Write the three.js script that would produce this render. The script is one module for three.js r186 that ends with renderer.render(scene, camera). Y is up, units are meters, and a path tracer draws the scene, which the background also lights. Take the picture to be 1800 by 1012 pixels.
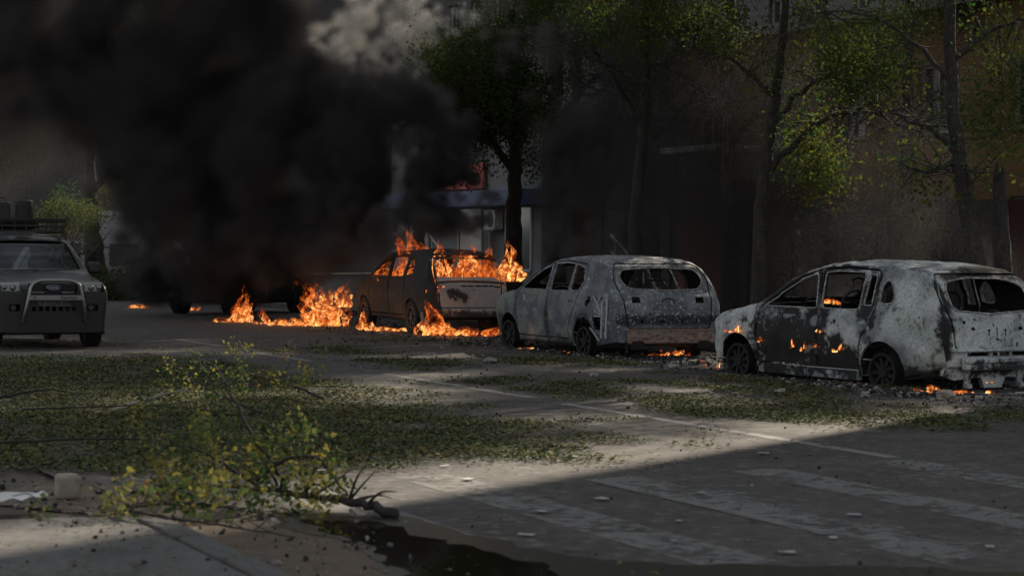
import * as THREE from 'three';
import { ImprovedNoise } from 'three/addons/math/ImprovedNoise.js';
import { mergeGeometries } from 'three/addons/utils/BufferGeometryUtils.js';
import { RoundedBoxGeometry } from 'three/addons/geometries/RoundedBoxGeometry.js';
import { FontLoader } from 'three/addons/loaders/FontLoader.js';
import { TextGeometry } from 'three/addons/geometries/TextGeometry.js';
import { Brush, Evaluator, ADDITION, SUBTRACTION, INTERSECTION } from 'three-bvh-csg';

// ---------- camera, sky, sun, exposure ----------
const scene = new THREE.Scene();
const camera = new THREE.PerspectiveCamera(15.57, 1024 / 575, 0.5, 3000);
camera.position.set(0, 1.7, 0);
camera.rotation.order = 'YXZ';
camera.rotation.set(-0.01973, 0, 0.011);
camera.focus = 31;
camera.userData.fStop = 3.2;

const renderer = new THREE.WebGLRenderer();
renderer.toneMapping = THREE.LinearToneMapping;
renderer.toneMappingExposure = 2.3;
renderer.shadowMap.enabled = true;

const SUN = new THREE.Vector3(0.55 * 0.848, 0.53, -0.835 * 0.848).normalize();
// hazy daylight: pale towards the horizon, clearer overhead, a soft glow round the sun
{
  const W = 512, H = 256, d = new Float32Array(W * H * 4), n = new THREE.Vector3();
  for (let j = 0; j < H; j++) for (let i = 0; i < W; i++) {
    const el = ((j + 0.5) / H - 0.5) * Math.PI, az = ((i + 0.5) / W - 0.5) * 2 * Math.PI, t = Math.pow(Math.max(0, Math.sin(el)), 0.5);
    n.set(Math.cos(el) * Math.cos(az), Math.sin(el), Math.cos(el) * Math.sin(az));
    const g = Math.pow(Math.max(0, n.dot(SUN)), 12), o = (j * W + i) * 4;
    d[o] = 1.62 + (0.5 - 1.62) * t + 1.3 * g; d[o + 1] = 1.58 + (0.57 - 1.58) * t + 1.15 * g; d[o + 2] = 1.52 + (0.68 - 1.52) * t + 0.9 * g; d[o + 3] = 1;
  }
  const air = new THREE.DataTexture(d, W, H, THREE.RGBAFormat, THREE.FloatType);
  air.mapping = THREE.EquirectangularReflectionMapping; air.magFilter = air.minFilter = THREE.LinearFilter; air.needsUpdate = true;
  scene.background = air; scene.environment = air; scene.environmentIntensity = 0.28;
}

const sun = new THREE.DirectionalLight(new THREE.Color().setRGB(1, 0.86, 0.68), 5);
sun.position.copy(SUN).multiplyScalar(90);
sun.target.position.set(0, 0, -28);
sun.position.add(sun.target.position);
sun.castShadow = true;
sun.shadow.mapSize.set(4096, 4096);
Object.assign(sun.shadow.camera, { left: -45, right: 45, top: 45, bottom: -45, near: 1, far: 260 });
sun.name = 'sun';
scene.add(sun, sun.target);

// ---------- helpers ----------
let seed = 11;
const reseed = (n) => { seed = n | 0; };
const rnd = () => { seed = (seed + 0x6d2b79f5) | 0; let t = Math.imul(seed ^ (seed >>> 15), 1 | seed); t = (t + Math.imul(t ^ (t >>> 7), 61 | t)) ^ t; return ((t ^ (t >>> 14)) >>> 0) / 4294967296; };
const rr = (a, b) => a + (b - a) * rnd();
const gauss = () => Math.sqrt(-2 * Math.log(1 - rnd())) * Math.cos(6.2831853 * rnd());
const perlin = new ImprovedNoise();
const noise = (x, y, z) => perlin.noise(x + 31.7, y + 17.3, z + 53.1);
function fbm(x, y, z, o = 4) { let a = 0, f = 1, w = 0.5; for (let i = 0; i < o; i++) { a += w * noise(x * f, y * f, z * f); f *= 2.03; w *= 0.5; } return a; }
const clamp = (x, a = 0, b = 1) => Math.min(b, Math.max(a, x));
const sstep = (a, b, x) => { const t = clamp((x - a) / (b - a)); return t * t * (3 - 2 * t); };
const mix = (a, b, t) => a + (b - a) * t;
const V = (x, y, z) => new THREE.Vector3(x, y, z);
const C = (r, g, b) => new THREE.Color().setRGB(r, g, b);
const std = (r, g, b, roughness = 0.9, metalness = 0, more = {}) => new THREE.MeshStandardMaterial({ color: C(r, g, b), roughness, metalness, ...more });

// The street: q runs across it (3.3 = near kerb, 10 = centre line, 17.5 = far kerb), s runs along it, away from the camera.
const QX = 0.91, QZ = -0.415, SX = -0.415, SZ = -0.91;
const street = (q, s, y = 0) => V(q * QX + s * SX, y, q * QZ + s * SZ);
const HEADING_AWAY = Math.atan2(0.91, -0.415), HEADING_NEAR = HEADING_AWAY - Math.PI;

const names = new Map();
function numbered(n) { const k = names.get(n) ?? 0; names.set(n, k + 1); return k ? `${n}_${String(k).padStart(3, '0')}` : n; }
function shade(o) { o.traverse((m) => { if (m.isMesh) { m.castShadow = true; m.receiveShadow = true; } }); return o; }
function tag(o, label, category, group) { o.userData.label = label; o.userData.category = category; if (group) o.userData.group = group; return o; }
function thing(name, label, category, pos = [0, 0, 0], turn = 0, group) {
  const o = new THREE.Group(); o.name = numbered(name); o.position.set(...(pos.isVector3 ? pos.toArray() : pos)); o.rotation.y = turn;
  tag(o, label, category, group); scene.add(o); return o;
}
function part(name, geometry, material, parent) {
  const g = Array.isArray(geometry) ? join(geometry) : geometry;
  const m = new THREE.Mesh(g, material); m.name = name; m.castShadow = m.receiveShadow = true; parent.add(m); return m;
}
function single(name, geometry, material, label, category, group) {
  const m = part(numbered(name), geometry, material, scene); tag(m, label, category, group); return m;
}
function structure(name, geometry, material) { const m = part(numbered(name), geometry, material, scene); m.userData.kind = 'structure'; return m; }
function stuff(mesh, name, label) { mesh.name = numbered(name); mesh.userData.kind = 'stuff'; if (label) mesh.userData.label = label; mesh.castShadow = mesh.receiveShadow = true; scene.add(mesh); return mesh; }
function join(list) {
  const gs = list.map((g) => { let h = g.index ? g.toNonIndexed() : g.clone(); for (const k of Object.keys(h.attributes)) if (!['position', 'normal', 'uv'].includes(k)) h.deleteAttribute(k); if (!h.attributes.normal) h.computeVertexNormals(); if (!h.attributes.uv) h.setAttribute('uv', new THREE.BufferAttribute(new Float32Array(h.attributes.position.count * 2), 2)); h.morphAttributes = {}; return h; });
  return mergeGeometries(gs);
}
const box = (w, h, d, x = 0, y = 0, z = 0, rx = 0, ry = 0, rz = 0) => { const g = new THREE.BoxGeometry(w, h, d); g.rotateX(rx); g.rotateY(ry); g.rotateZ(rz); g.translate(x, y, z); return g; };
const rbox = (w, h, d, r, x = 0, y = 0, z = 0, ry = 0, rz = 0) => { const g = new RoundedBoxGeometry(w, h, d, 2, r); g.rotateZ(rz); g.rotateY(ry); g.translate(x, y, z); return g; };
const cyl = (r0, r1, h, n = 16, x = 0, y = 0, z = 0, rx = 0, rz = 0) => { const g = new THREE.CylinderGeometry(r0, r1, h, n); g.rotateX(rx); g.rotateZ(rz); g.translate(x, y, z); return g; };
// tube with a radius at every point
function tube(points, radii, sides = 7) {
  const n = points.length, pos = [], nor = [], uv = [], idx = [];
  let ref = V(0.13, 0.21, 0.97), len = 0;
  for (let i = 0; i < n; i++) {
    const t = points[Math.min(n - 1, i + 1)].clone().sub(points[Math.max(0, i - 1)]).normalize();
    if (Math.abs(t.dot(ref)) > 0.97) ref = V(0.9, 0.3, 0.1);
    const a = V(0, 0, 0).crossVectors(t, ref).normalize(), b = V(0, 0, 0).crossVectors(t, a);
    if (i) len += points[i].distanceTo(points[i - 1]);
    const r = Array.isArray(radii) ? radii[i] : radii;
    for (let k = 0; k <= sides; k++) {
      const an = k / sides * 6.2831853, c = Math.cos(an), s = Math.sin(an);
      const nx = a.x * c + b.x * s, ny = a.y * c + b.y * s, nz = a.z * c + b.z * s;
      pos.push(points[i].x + nx * r, points[i].y + ny * r, points[i].z + nz * r); nor.push(nx, ny, nz); uv.push(k / sides * 6.28 * Math.max(r, 0.02), len);
    }
  }
  const w = sides + 1;
  for (let i = 0; i < n - 1; i++) for (let k = 0; k < sides; k++) { const a = i * w + k, b = a + 1, c = a + w, d = c + 1; idx.push(a, b, c, b, d, c); }
  for (const [row, flip] of [[0, true], [n - 1, false]]) { // end caps
    const centre = pos.length / 3, p = points[row], t = points[Math.min(n - 1, row + 1)].clone().sub(points[Math.max(0, row - 1)]).normalize().multiplyScalar(flip ? -1 : 1);
    pos.push(p.x, p.y, p.z); nor.push(t.x, t.y, t.z); uv.push(0, 0);
    for (let k = 0; k < sides; k++) { const a = row * w + k, b = a + 1; flip ? idx.push(centre, b, a) : idx.push(centre, a, b); }
  }
  const g = new THREE.BufferGeometry();
  g.setAttribute('position', new THREE.Float32BufferAttribute(pos, 3)); g.setAttribute('normal', new THREE.Float32BufferAttribute(nor, 3)); g.setAttribute('uv', new THREE.Float32BufferAttribute(uv, 2)); g.setIndex(idx);
  return g;
}
const curve = (pts, n = 16) => new THREE.CatmullRomCurve3(pts.map((p) => p.isVector3 ? p : V(...p))).getPoints(n);
function prism(pts, depth, axis = 'z', from = 0) { // polygon pushed along an axis
  const g = new THREE.ExtrudeGeometry(new THREE.Shape(pts.map((p) => new THREE.Vector2(p[0], p[1]))), { depth, bevelEnabled: false });
  if (axis === 'z') g.translate(0, 0, from);
  if (axis === 'x') { g.applyMatrix4(new THREE.Matrix4().set(0, 0, 1, from, 0, 1, 0, 0, 1, 0, 0, 0, 0, 0, 0, 1)); flip(g); }
  if (axis === 'y') { g.applyMatrix4(new THREE.Matrix4().set(1, 0, 0, 0, 0, 0, 1, from, 0, 1, 0, 0, 0, 0, 0, 1)); flip(g); }
  return g;
}
function flip(g) {
  const p = g.index ? null : g.attributes.position;
  if (p) { for (const a of Object.values(g.attributes)) { const n = a.itemSize; for (let i = 0; i < a.count; i += 3) for (let k = 0; k < n; k++) { const t = a.array[(i + 1) * n + k]; a.array[(i + 1) * n + k] = a.array[(i + 2) * n + k]; a.array[(i + 2) * n + k] = t; } } }
  else { const d = g.index.array; for (let i = 0; i < d.length; i += 3) { const t = d[i + 1]; d[i + 1] = d[i + 2]; d[i + 2] = t; } }
  g.computeVertexNormals(); return g;
}
// texture from a function of (u, v) -> [r, g, b, (a)] in linear colour (stored as sRGB) or raw data
function texture(w, h, f, { srgb = true, repeat } = {}) {
  const d = new Uint8Array(w * h * 4), out = (x) => srgb ? (x <= 0.0031308 ? 12.92 * x : 1.055 * Math.pow(x, 1 / 2.4) - 0.055) : x;
  for (let j = 0; j < h; j++) for (let i = 0; i < w; i++) {
    const c = f((i + 0.5) / w, (j + 0.5) / h), o = (j * w + i) * 4;
    d[o] = 255 * clamp(out(c[0])); d[o + 1] = 255 * clamp(out(c[1])); d[o + 2] = 255 * clamp(out(c[2])); d[o + 3] = 255 * clamp(c[3] ?? 1);
  }
  const t = new THREE.DataTexture(d, w, h, THREE.RGBAFormat);
  t.magFilter = THREE.LinearFilter; t.minFilter = THREE.LinearFilter; t.wrapS = t.wrapT = THREE.RepeatWrapping;
  if (srgb) t.colorSpace = THREE.SRGBColorSpace;
  if (repeat) t.repeat.set(...repeat);
  t.needsUpdate = true; return t;
}
// tileable value noise for textures: lattice of random values, period p
function tileNoise(p, sd) { reseed(sd); const v = new Float32Array(p * p).map(rnd); return (x, y) => { const xi = Math.floor(x), yi = Math.floor(y), fx = x - xi, fy = y - yi, m = (a) => ((a % p) + p) % p; const s = fx * fx * (3 - 2 * fx), t = fy * fy * (3 - 2 * fy), a = v[m(yi) * p + m(xi)], b = v[m(yi) * p + m(xi + 1)], c = v[m(yi + 1) * p + m(xi)], d = v[m(yi + 1) * p + m(xi + 1)]; return mix(mix(a, b, s), mix(c, d, s), t); }; }
function tileFbm(sd, base, oct) { const ns = []; for (let i = 0; i < oct; i++) ns.push(tileNoise(base << i, sd + i * 7)); return (u, v) => { let a = 0, w = 0.5, t = 0; for (let i = 0; i < oct; i++) { a += w * ns[i](u * (base << i), v * (base << i)); t += w; w *= 0.55; } return a / t; }; }
// ---------- ground, street, pavement ----------
const grainA = tileFbm(101, 16, 5), grainB = tileFbm(205, 64, 3), grainC = tileFbm(307, 4, 4);
const asphaltMap = texture(1024, 1024, (u, v) => { const n = grainA(u, v), f = grainB(u, v), c = grainC(u, v); const k = 0.034 + 0.03 * (n - 0.5) + 0.048 * (f - 0.5) + 0.027 * (c - 0.5) + (f > 0.74 ? 0.035 : 0); return [k * 1.05, k * 0.99, k * 0.95]; });
const asphaltBump = texture(1024, 1024, (u, v) => { const k = 0.45 * grainB(u, v) + 0.3 * grainA(u, v) + 0.25 * grainC(u, v); return [k, k, k]; }, { srgb: false });
const concreteMap = texture(512, 512, (u, v) => { const n = grainA(u, v), f = grainB(u, v), c = grainC(u, v); const k = 0.06 + 0.045 * (n - 0.5) + 0.05 * (f - 0.5) + 0.06 * (c - 0.5); return [k * 1.03, k, k * 0.94]; });
const soilMap = texture(512, 512, (u, v) => { const n = grainA(u, v), f = grainB(u, v); const k = 0.036 + 0.03 * (n - 0.5) + 0.036 * (f - 0.5); return [k * 1.25, k, k * 0.7]; });
const asphalt = new THREE.MeshStandardMaterial({ map: asphaltMap, bumpMap: asphaltBump, bumpScale: 0.012, roughness: 0.93, vertexColors: true });
const concrete = new THREE.MeshStandardMaterial({ map: concreteMap, bumpMap: asphaltBump, bumpScale: 0.008, roughness: 0.92 });
const soil = new THREE.MeshStandardMaterial({ map: soilMap, bumpMap: asphaltBump, bumpScale: 0.02, roughness: 0.97 });

// flat sheet over the street's (q, s) grid with patches of older and newer, tarred and dusty asphalt
function streetSheet(q0, q1, s0, s1, step, y, tile, patches) {
  const nq = Math.max(1, Math.round((q1 - q0) / step)), ns = Math.round((s1 - s0) / step), pos = [], uv = [], col = [], idx = [];
  for (let j = 0; j <= ns; j++) for (let i = 0; i <= nq; i++) {
    const q = q0 + (q1 - q0) * i / nq, s = s0 + (s1 - s0) * j / ns, p = street(q, s, y);
    pos.push(p.x, p.y, p.z); uv.push(q / tile, s / tile);
    const c = patches ? patches(q, s) : [1, 1, 1]; col.push(...c);
  }
  for (let j = 0; j < ns; j++) for (let i = 0; i < nq; i++) { const a = j * (nq + 1) + i, b = a + 1, c = a + nq + 1, d = c + 1; idx.push(a, b, c, b, d, c); }
  const g = new THREE.BufferGeometry();
  g.setAttribute('position', new THREE.Float32BufferAttribute(pos, 3)); g.setAttribute('uv', new THREE.Float32BufferAttribute(uv, 2)); g.setAttribute('color', new THREE.Float32BufferAttribute(col, 3)); g.setIndex(idx); g.computeVertexNormals();
  if (g.attributes.normal.getY(0) < 0) flip(g);
  return g;
}
{ const g = new THREE.PlaneGeometry(1600, 1600, 1, 1); g.rotateX(-Math.PI / 2); g.translate(0, -0.03, -200); const uv = g.attributes.uv; for (let i = 0; i < uv.count; i++) uv.setXY(i, uv.getX(i) * 600, uv.getY(i) * 600); structure('ground', g, soil); }
// dusty tracks and tar patches
function roadTone(q, s) {
  const big = fbm(q * 0.35, s * 0.12, 1.5, 3), fine = fbm(q * 1.7, s * 0.8, 7.7, 3);
  let k = 1 + 0.25 * big + 0.2 * fine;
  const dust = clamp(0.5 + 1.5 * fbm(q * 0.6, s * 0.3, 12.1, 3));
  return [k * (1 + 0.09 * dust), k * (1 + 0.02 * dust), k * (1 - 0.06 * dust)];
}
structure('road', streetSheet(3.3, 17.5, -14, 150, 0.25, 0, 4.3, roadTone), asphalt);
const far_verge = structure('far_verge', streetSheet(17.7, 60, -10, 150, 1, 0.1, 3.1), soil);
{ // kerb on the far side, stone by stone where it shows between the cars
  const far_kerb = structure('far_kerb', streetSheet(17.5, 17.7, -10, 150, 1, 0.02, 1.3), concrete);
  for (let s = 20; s < 60; s += 1) { const p = street(17.6, s + 0.5, 0.065); const g = rbox(0.98, 0.13, 0.19, 0.012); const m = part('kerb_stone', g, concrete, far_kerb); m.position.copy(p); m.rotation.y = HEADING_AWAY; }
}
// near pavement: broken concrete slab behind a kerb that ends at s = 12.6, bare soil after it
const near_verge = structure('near_verge', streetSheet(-60, 3.12, 12.4, 190, 1, -0.006, 3.1), soil);
const nearPave = structure('near_pavement', streetSheet(-30, 3.1, -14, 12.35, 0.5, 0.075, 2.7), concrete);
for (let k = 0; k < 12; k++) {
  const s = 2.2 + k * 0.86; const m = part('kerb_stone', rbox(0.84, 0.16, 0.17, 0.018), concrete, nearPave);
  m.position.copy(street(3.2, s, 0.012)); m.rotation.set(rr(-0.02, 0.02), HEADING_AWAY + rr(-0.02, 0.02), rr(-0.015, 0.015));
}
function blob(pts, y, wob, tile, sd) { // irregular closed sheet, corners given as [q, s]
  const c = new THREE.CatmullRomCurve3(pts.map((p) => V(p[0], 0, p[1])), true).getPoints(140).map((p, i) => [p.x + wob * fbm(p.x * 3, p.z * 3, sd, 3), p.z + wob * fbm(p.x * 3, p.z * 3, sd + 9, 3)]);
  const g = new THREE.ShapeGeometry(new THREE.Shape(c.map((p) => new THREE.Vector2(p[0], p[1])))), P = g.attributes.position, U = g.attributes.uv;
  for (let i = 0; i < P.count; i++) { const q = P.getX(i), s = P.getY(i), w = street(q, s, y); P.setXYZ(i, w.x, w.y, w.z); U.setXY(i, q / tile, s / tile); }
  g.computeVertexNormals(); if (g.attributes.normal.getY(0) < 0) flip(g);
  return g;
}
const mud = new THREE.MeshStandardMaterial({ map: soilMap, bumpMap: asphaltBump, bumpScale: 0.02, roughness: 0.8, color: C(1.5, 1.25, 1.0) });
structure('gutter_mud', blob([[3.28, 7], [3.9, 8.4], [4.35, 9.7], [4.3, 10.8], [4.25, 11.8], [3.9, 12.9], [3.6, 14.3], [3.0, 14.6], [2.6, 13.8], [3.1, 12.7], [3.29, 11]], 0.006, 0.35, 1.7, 3), mud);
const wetTar = std(0.016, 0.014, 0.012, 0.35);
structure('wet_gutter', blob([[3.75, 9.2], [4.4, 9.3], [5.2, 9.2], [6.3, 8.7], [7.3, 8.5], [7.0, 9.05], [6.1, 9.55], [5.3, 10.0], [5.0, 10.6], [4.9, 11.4], [4.75, 12.3], [4.25, 12.6], [3.95, 12.0], [4.15, 11.2], [3.9, 10.2]], 0.010, 0.22, 1.7, 5), wetTar);
const water = new THREE.MeshPhysicalMaterial({ color: C(0.012, 0.010, 0.007), roughness: 0.04, ior: 1.33 });
structure('puddle', blob([[3.95, 9.3], [4.7, 9.5], [4.75, 10.3], [4.6, 11.2], [4.5, 12.0], [4.2, 12.2], [4.2, 11.3], [4.05, 10.3]], 0.014, 0.2, 1.7, 8), water);
// scorched, oily asphalt under the wrecks (char with an outline of its own)
const char = new THREE.MeshStandardMaterial({ map: texture(512, 512, (u, v) => { const k = 0.012 + 0.05 * Math.pow(grainB(u, v), 3) + 0.05 * Math.pow(grainA(u, v), 4); return [k, k, k * 1.02]; }), bumpMap: asphaltBump, bumpScale: 0.04, roughness: 0.9 });
structure('scorched_asphalt', blob([[14.1, 20.2], [14.3, 18.5], [17.2, 17.5], [17.4, 22], [17.3, 27], [17.3, 36], [17.3, 47], [15, 48], [14.2, 44], [13.4, 40], [14.2, 37], [14.3, 33], [13.9, 30], [14.3, 27.2], [14.0, 25.5], [14.2, 23]], 0.005, 0.9, 2.3, 13), char);

// ---------- painted markings, worn through to the asphalt ----------
const wearMap = (sd, keep) => { const a = tileFbm(sd, 24, 5), b = tileFbm(sd + 3, 5, 3); return texture(512, 512, (u, v) => { const w = sstep(keep - 0.12, keep + 0.1, 0.6 * a(u, v) + 0.4 * b(u, v)), t = 0.15 + 0.08 * (a(v, u) - 0.5); return [t, t * 0.985, t * 0.95, 0.75 * w]; }); };
const paint = new THREE.MeshStandardMaterial({ map: wearMap(41, 0.38), transparent: true, roughness: 0.8 });
const lanePaint = new THREE.MeshStandardMaterial({ map: wearMap(41, 0.3), color: C(1.35, 1.35, 1.35), transparent: true, roughness: 0.8 });
const wornPaint = new THREE.MeshStandardMaterial({ map: wearMap(57, 0.47), transparent: true, roughness: 0.85 });
const faintPaint = new THREE.MeshStandardMaterial({ map: wearMap(83, 0.53), transparent: true, roughness: 0.85 });
function stripe(name, pts, m, y = 0.0035) { // pts: corners [q, s]
  const g = new THREE.ShapeGeometry(new THREE.Shape(pts.map((p) => new THREE.Vector2(p[0], p[1])))), P = g.attributes.position, U = g.attributes.uv;
  for (let i = 0; i < P.count; i++) { const q = P.getX(i), s = P.getY(i), w = street(q, s, y); P.setXYZ(i, w.x, w.y, w.z); U.setXY(i, q / 1.9, s / 1.9); }
  g.computeVertexNormals(); if (g.attributes.normal.getY(0) < 0) flip(g);
  return structure(name, g, m);
}
for (const [a, b, m] of [[14.4, 20.5, lanePaint], [21.4, 23.2, lanePaint], [23.4, 25.9, lanePaint], [26.3, 28.2, faintPaint], [29.0, 31.5, lanePaint], [33.6, 36.2, lanePaint], [38, 42, faintPaint]])
  stripe('lane_line', [[9.95, a], [10.10, a], [10.06, b], [9.91, b]], m);
[[-1.0, 14.2, 10.2, paint], [0.15, 14.3, 9.6, wornPaint], [1.42, 13.75, 9.4, wornPaint], [1.9, 12.9, 8.8, faintPaint], [2.75, 13.9, 9.6, wornPaint], [4.15, 14.1, 9.0, wornPaint]].forEach(([dq, a, b, m], i) => {
  const q = 5.45 + dq, w = i === 3 ? 0.3 : 0.48; stripe('crossing_bar', [[q, a], [q + w, a + 0.1], [q + w, b + 0.2], [q, b]], m);
});
stripe('crossing_bar', [[6.85, 13.6], [6.98, 13.62], [7.0, 10.6], [6.88, 10.6]], paint, 0.007);
stripe('bay_line', [[11.3, 32.0], [11.3, 32.13], [14.9, 33.9], [14.9, 33.75]], lanePaint);
stripe('bay_line', [[10.8, 26.9], [10.8, 26.98], [13.3, 27.6], [13.3, 27.5]], faintPaint);
// ---------- cars: lofted shell, cut into panels ----------
const csg = new Evaluator(); csg.useGroups = false; csg.attributes = ['position', 'normal', 'uv'];
function op(a, b, kind) { const A = a.isBrush ? a : new Brush(prep(a)), B = b.isBrush ? b : new Brush(prep(b)); A.updateMatrixWorld(); B.updateMatrixWorld(); return csg.evaluate(A, B, kind); }
function prep(g) { if (!g.attributes.uv) g.setAttribute('uv', new THREE.BufferAttribute(new Float32Array(g.attributes.position.count * 2), 2)); if (!g.attributes.normal) g.computeVertexNormals(); for (const k of Object.keys(g.attributes)) if (!['position', 'normal', 'uv'].includes(k)) g.deleteAttribute(k); g.clearGroups(); return g; }
// piecewise smooth profile through points sorted by x
function profile(pts) {
  const p = pts.slice().sort((a, b) => a[0] - b[0]), n = p.length, m = [];
  const d = (i) => (p[i + 1][1] - p[i][1]) / (p[i + 1][0] - p[i][0]);
  for (let i = 0; i < n; i++) { if (i === 0) m.push(d(0)); else if (i === n - 1) m.push(d(n - 2)); else { const a = d(i - 1), b = d(i); m.push(a * b <= 0 ? 0 : 2 * a * b / (a + b)); } }
  return (x) => { if (x <= p[0][0]) return p[0][1]; if (x >= p[n - 1][0]) return p[n - 1][1]; let i = 0; while (x > p[i + 1][0]) i++; const h = p[i + 1][0] - p[i][0], t = (x - p[i][0]) / h, t2 = t * t, t3 = t2 * t; return (2 * t3 - 3 * t2 + 1) * p[i][1] + (t3 - 2 * t2 + t) * h * m[i] + (-2 * t3 + 3 * t2) * p[i + 1][1] + (t3 - t2) * h * m[i + 1]; };
}
// P: top, bottom, half width along x; side factor over height; corner radius along x
function loft(P, inset = 0, warp) {
  const xs = P.stations.map((x) => clamp(x, P.x0 + inset, P.x1 - inset)), rings = [], M = 22, K = 7, J = 9;
  const seen = []; for (const x of xs) if (!seen.length || Math.abs(seen[seen.length - 1] - x) > 1e-4) seen.push(x);
  for (const x of seen) {
    const T = P.top(x) - inset, B = P.bottom(x) + inset, r = Math.min(Math.max(0.02, P.corner(x)), (T - B) * 0.45), W = P.width(x) - inset, ring = [];
    const y0 = T - r, zAt = (y) => W * P.side(y, x), z0 = zAt(y0), rz = Math.min(r * 1.15, z0 * 0.8);
    ring.push([B, 0], [B, zAt(B) * 0.5]);
    for (let i = 0; i <= M; i++) { const y = B + (y0 - B) * i / M; ring.push([y, zAt(y)]); }
    for (let i = 1; i <= K; i++) { const a = i / K * Math.PI / 2; ring.push([y0 + r * Math.sin(a), z0 - rz * (1 - Math.cos(a))]); }
    const zr = z0 - rz; for (let i = 1; i <= J; i++) { const z = zr * (1 - i / J); ring.push([T + P.crown * (1 - (z / zr) ** 2), z]); }
    const full = ring.map(([y, z]) => [y, z]); for (let i = ring.length - 2; i > 0; i--) full.push([ring[i][0], -ring[i][1]]);
    rings.push(full.map(([y, z]) => { let p = [x, y, z]; return warp ? warp(p) : p; }));
  }
  const n = rings[0].length, pos = [], idx = [];
  for (const R of rings) for (const p of R) pos.push(...p);
  for (let i = 0; i < rings.length - 1; i++) for (let k = 0; k < n; k++) { const a = i * n + k, b = i * n + (k + 1) % n, c = a + n, d = b + n; idx.push(a, b, c, b, d, c); }
  for (const [i, f] of [[0, 1], [rings.length - 1, 0]]) { // end caps
    const c = [0, 0, 0]; rings[i].forEach((p) => { c[0] += p[0] / n; c[1] += p[1] / n; c[2] += p[2] / n; }); const o = pos.length / 3; pos.push(...c);
    for (let k = 0; k < n; k++) { const a = i * n + k, b = i * n + (k + 1) % n; f ? idx.push(o, b, a) : idx.push(o, a, b); }
  }
  const g = new THREE.BufferGeometry(); g.setAttribute('position', new THREE.Float32BufferAttribute(pos, 3)); g.setIndex(idx);
  // outward?
  const v = V(pos[3 * (n * 2 + 12)], pos[3 * (n * 2 + 12) + 1], pos[3 * (n * 2 + 12) + 2]); g.computeVertexNormals();
  const nz = g.attributes.normal.getZ(n * Math.floor(rings.length / 2) + 12); if (nz < 0) { const d = g.index.array; for (let i = 0; i < d.length; i += 3) { const t = d[i + 1]; d[i + 1] = d[i + 2]; d[i + 2] = t; } g.computeVertexNormals(); }
  return prep(g);
}
const range = (a, b, n) => Array.from({ length: n + 1 }, (_, i) => a + (b - a) * i / n);
// box-mapped uv in the car's own axes: sides, ends and top each have their field in one atlas
function atlas(g) {
  g = g.index ? g.toNonIndexed() : g; const p = g.attributes.position, n = g.attributes.normal, uv = new Float32Array(p.count * 2), e1 = V(0, 0, 0), e2 = V(0, 0, 0), f = V(0, 0, 0);
  for (let i = 0; i < p.count; i += 3) {
    e1.set(p.getX(i + 1) - p.getX(i), p.getY(i + 1) - p.getY(i), p.getZ(i + 1) - p.getZ(i)); e2.set(p.getX(i + 2) - p.getX(i), p.getY(i + 2) - p.getY(i), p.getZ(i + 2) - p.getZ(i)); f.crossVectors(e1, e2).normalize();
    const ax = Math.abs(f.x) * 1.1, ay = Math.abs(f.y), az = Math.abs(f.z);
    for (let k = i; k < i + 3; k++) {
      const x = p.getX(k), y = p.getY(k), z = p.getZ(k); let u, v;
      if (ay >= ax && ay >= az) { u = (x + 2.4) / 4.8 * 0.6; v = 0.5 + (z + 1) / 2 * 0.45; } else if (ax >= az) { u = 0.63 + (z + 1) / 2 * 0.36; v = y / 1.8 * 0.45; } else { u = (x + 2.4) / 4.8 * 0.6; v = y / 1.8 * 0.45; }
      uv[2 * k] = u; uv[2 * k + 1] = v;
    }
  }
  g.setAttribute('uv', new THREE.BufferAttribute(uv, 2)); return g;
}
// f(x, y, z, face) -> colour; evaluated where that point of the atlas sits on the car
const atlasMap = (f) => texture(1536, 768, (u, v) => {
  if (v >= 0.48) return f(u / 0.6 * 4.8 - 2.4, 1.55, (v - 0.5) / 0.45 * 2 - 1, 'top');
  if (u >= 0.615) return f(-2.2, v / 0.45 * 1.8, (u - 0.63) / 0.36 * 2 - 1, 'end');
  return f(u / 0.6 * 4.8 - 2.4, v / 0.45 * 1.8, -0.88, 'side');
});
const geo = (b) => atlas(b.geometry ?? b);
// inside faces of a shell (they look towards the middle of the car) are lined apart from the outside
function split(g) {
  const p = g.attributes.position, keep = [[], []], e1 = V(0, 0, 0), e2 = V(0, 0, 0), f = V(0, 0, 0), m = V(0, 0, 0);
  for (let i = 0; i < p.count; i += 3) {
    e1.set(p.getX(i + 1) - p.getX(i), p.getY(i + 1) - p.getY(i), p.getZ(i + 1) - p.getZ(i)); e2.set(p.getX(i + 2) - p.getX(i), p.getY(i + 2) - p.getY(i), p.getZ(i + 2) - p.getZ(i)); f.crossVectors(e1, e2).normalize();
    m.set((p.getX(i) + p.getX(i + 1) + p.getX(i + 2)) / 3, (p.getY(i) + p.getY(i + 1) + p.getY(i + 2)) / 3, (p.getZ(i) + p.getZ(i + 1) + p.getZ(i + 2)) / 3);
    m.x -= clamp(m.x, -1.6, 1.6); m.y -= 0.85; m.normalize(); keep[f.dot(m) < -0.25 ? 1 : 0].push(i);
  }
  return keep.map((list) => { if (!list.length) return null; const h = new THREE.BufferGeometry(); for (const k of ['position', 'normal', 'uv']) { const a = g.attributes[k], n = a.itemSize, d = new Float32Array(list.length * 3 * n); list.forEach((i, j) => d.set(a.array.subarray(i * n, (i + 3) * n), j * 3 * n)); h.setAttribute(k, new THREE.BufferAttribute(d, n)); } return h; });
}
function panel(name, g, outside, inside, car) { const [a, b] = split(geo(g)); const m = part(name, a, outside, car); if (b) part('inner_lining', b, inside, m); return m; }
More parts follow.
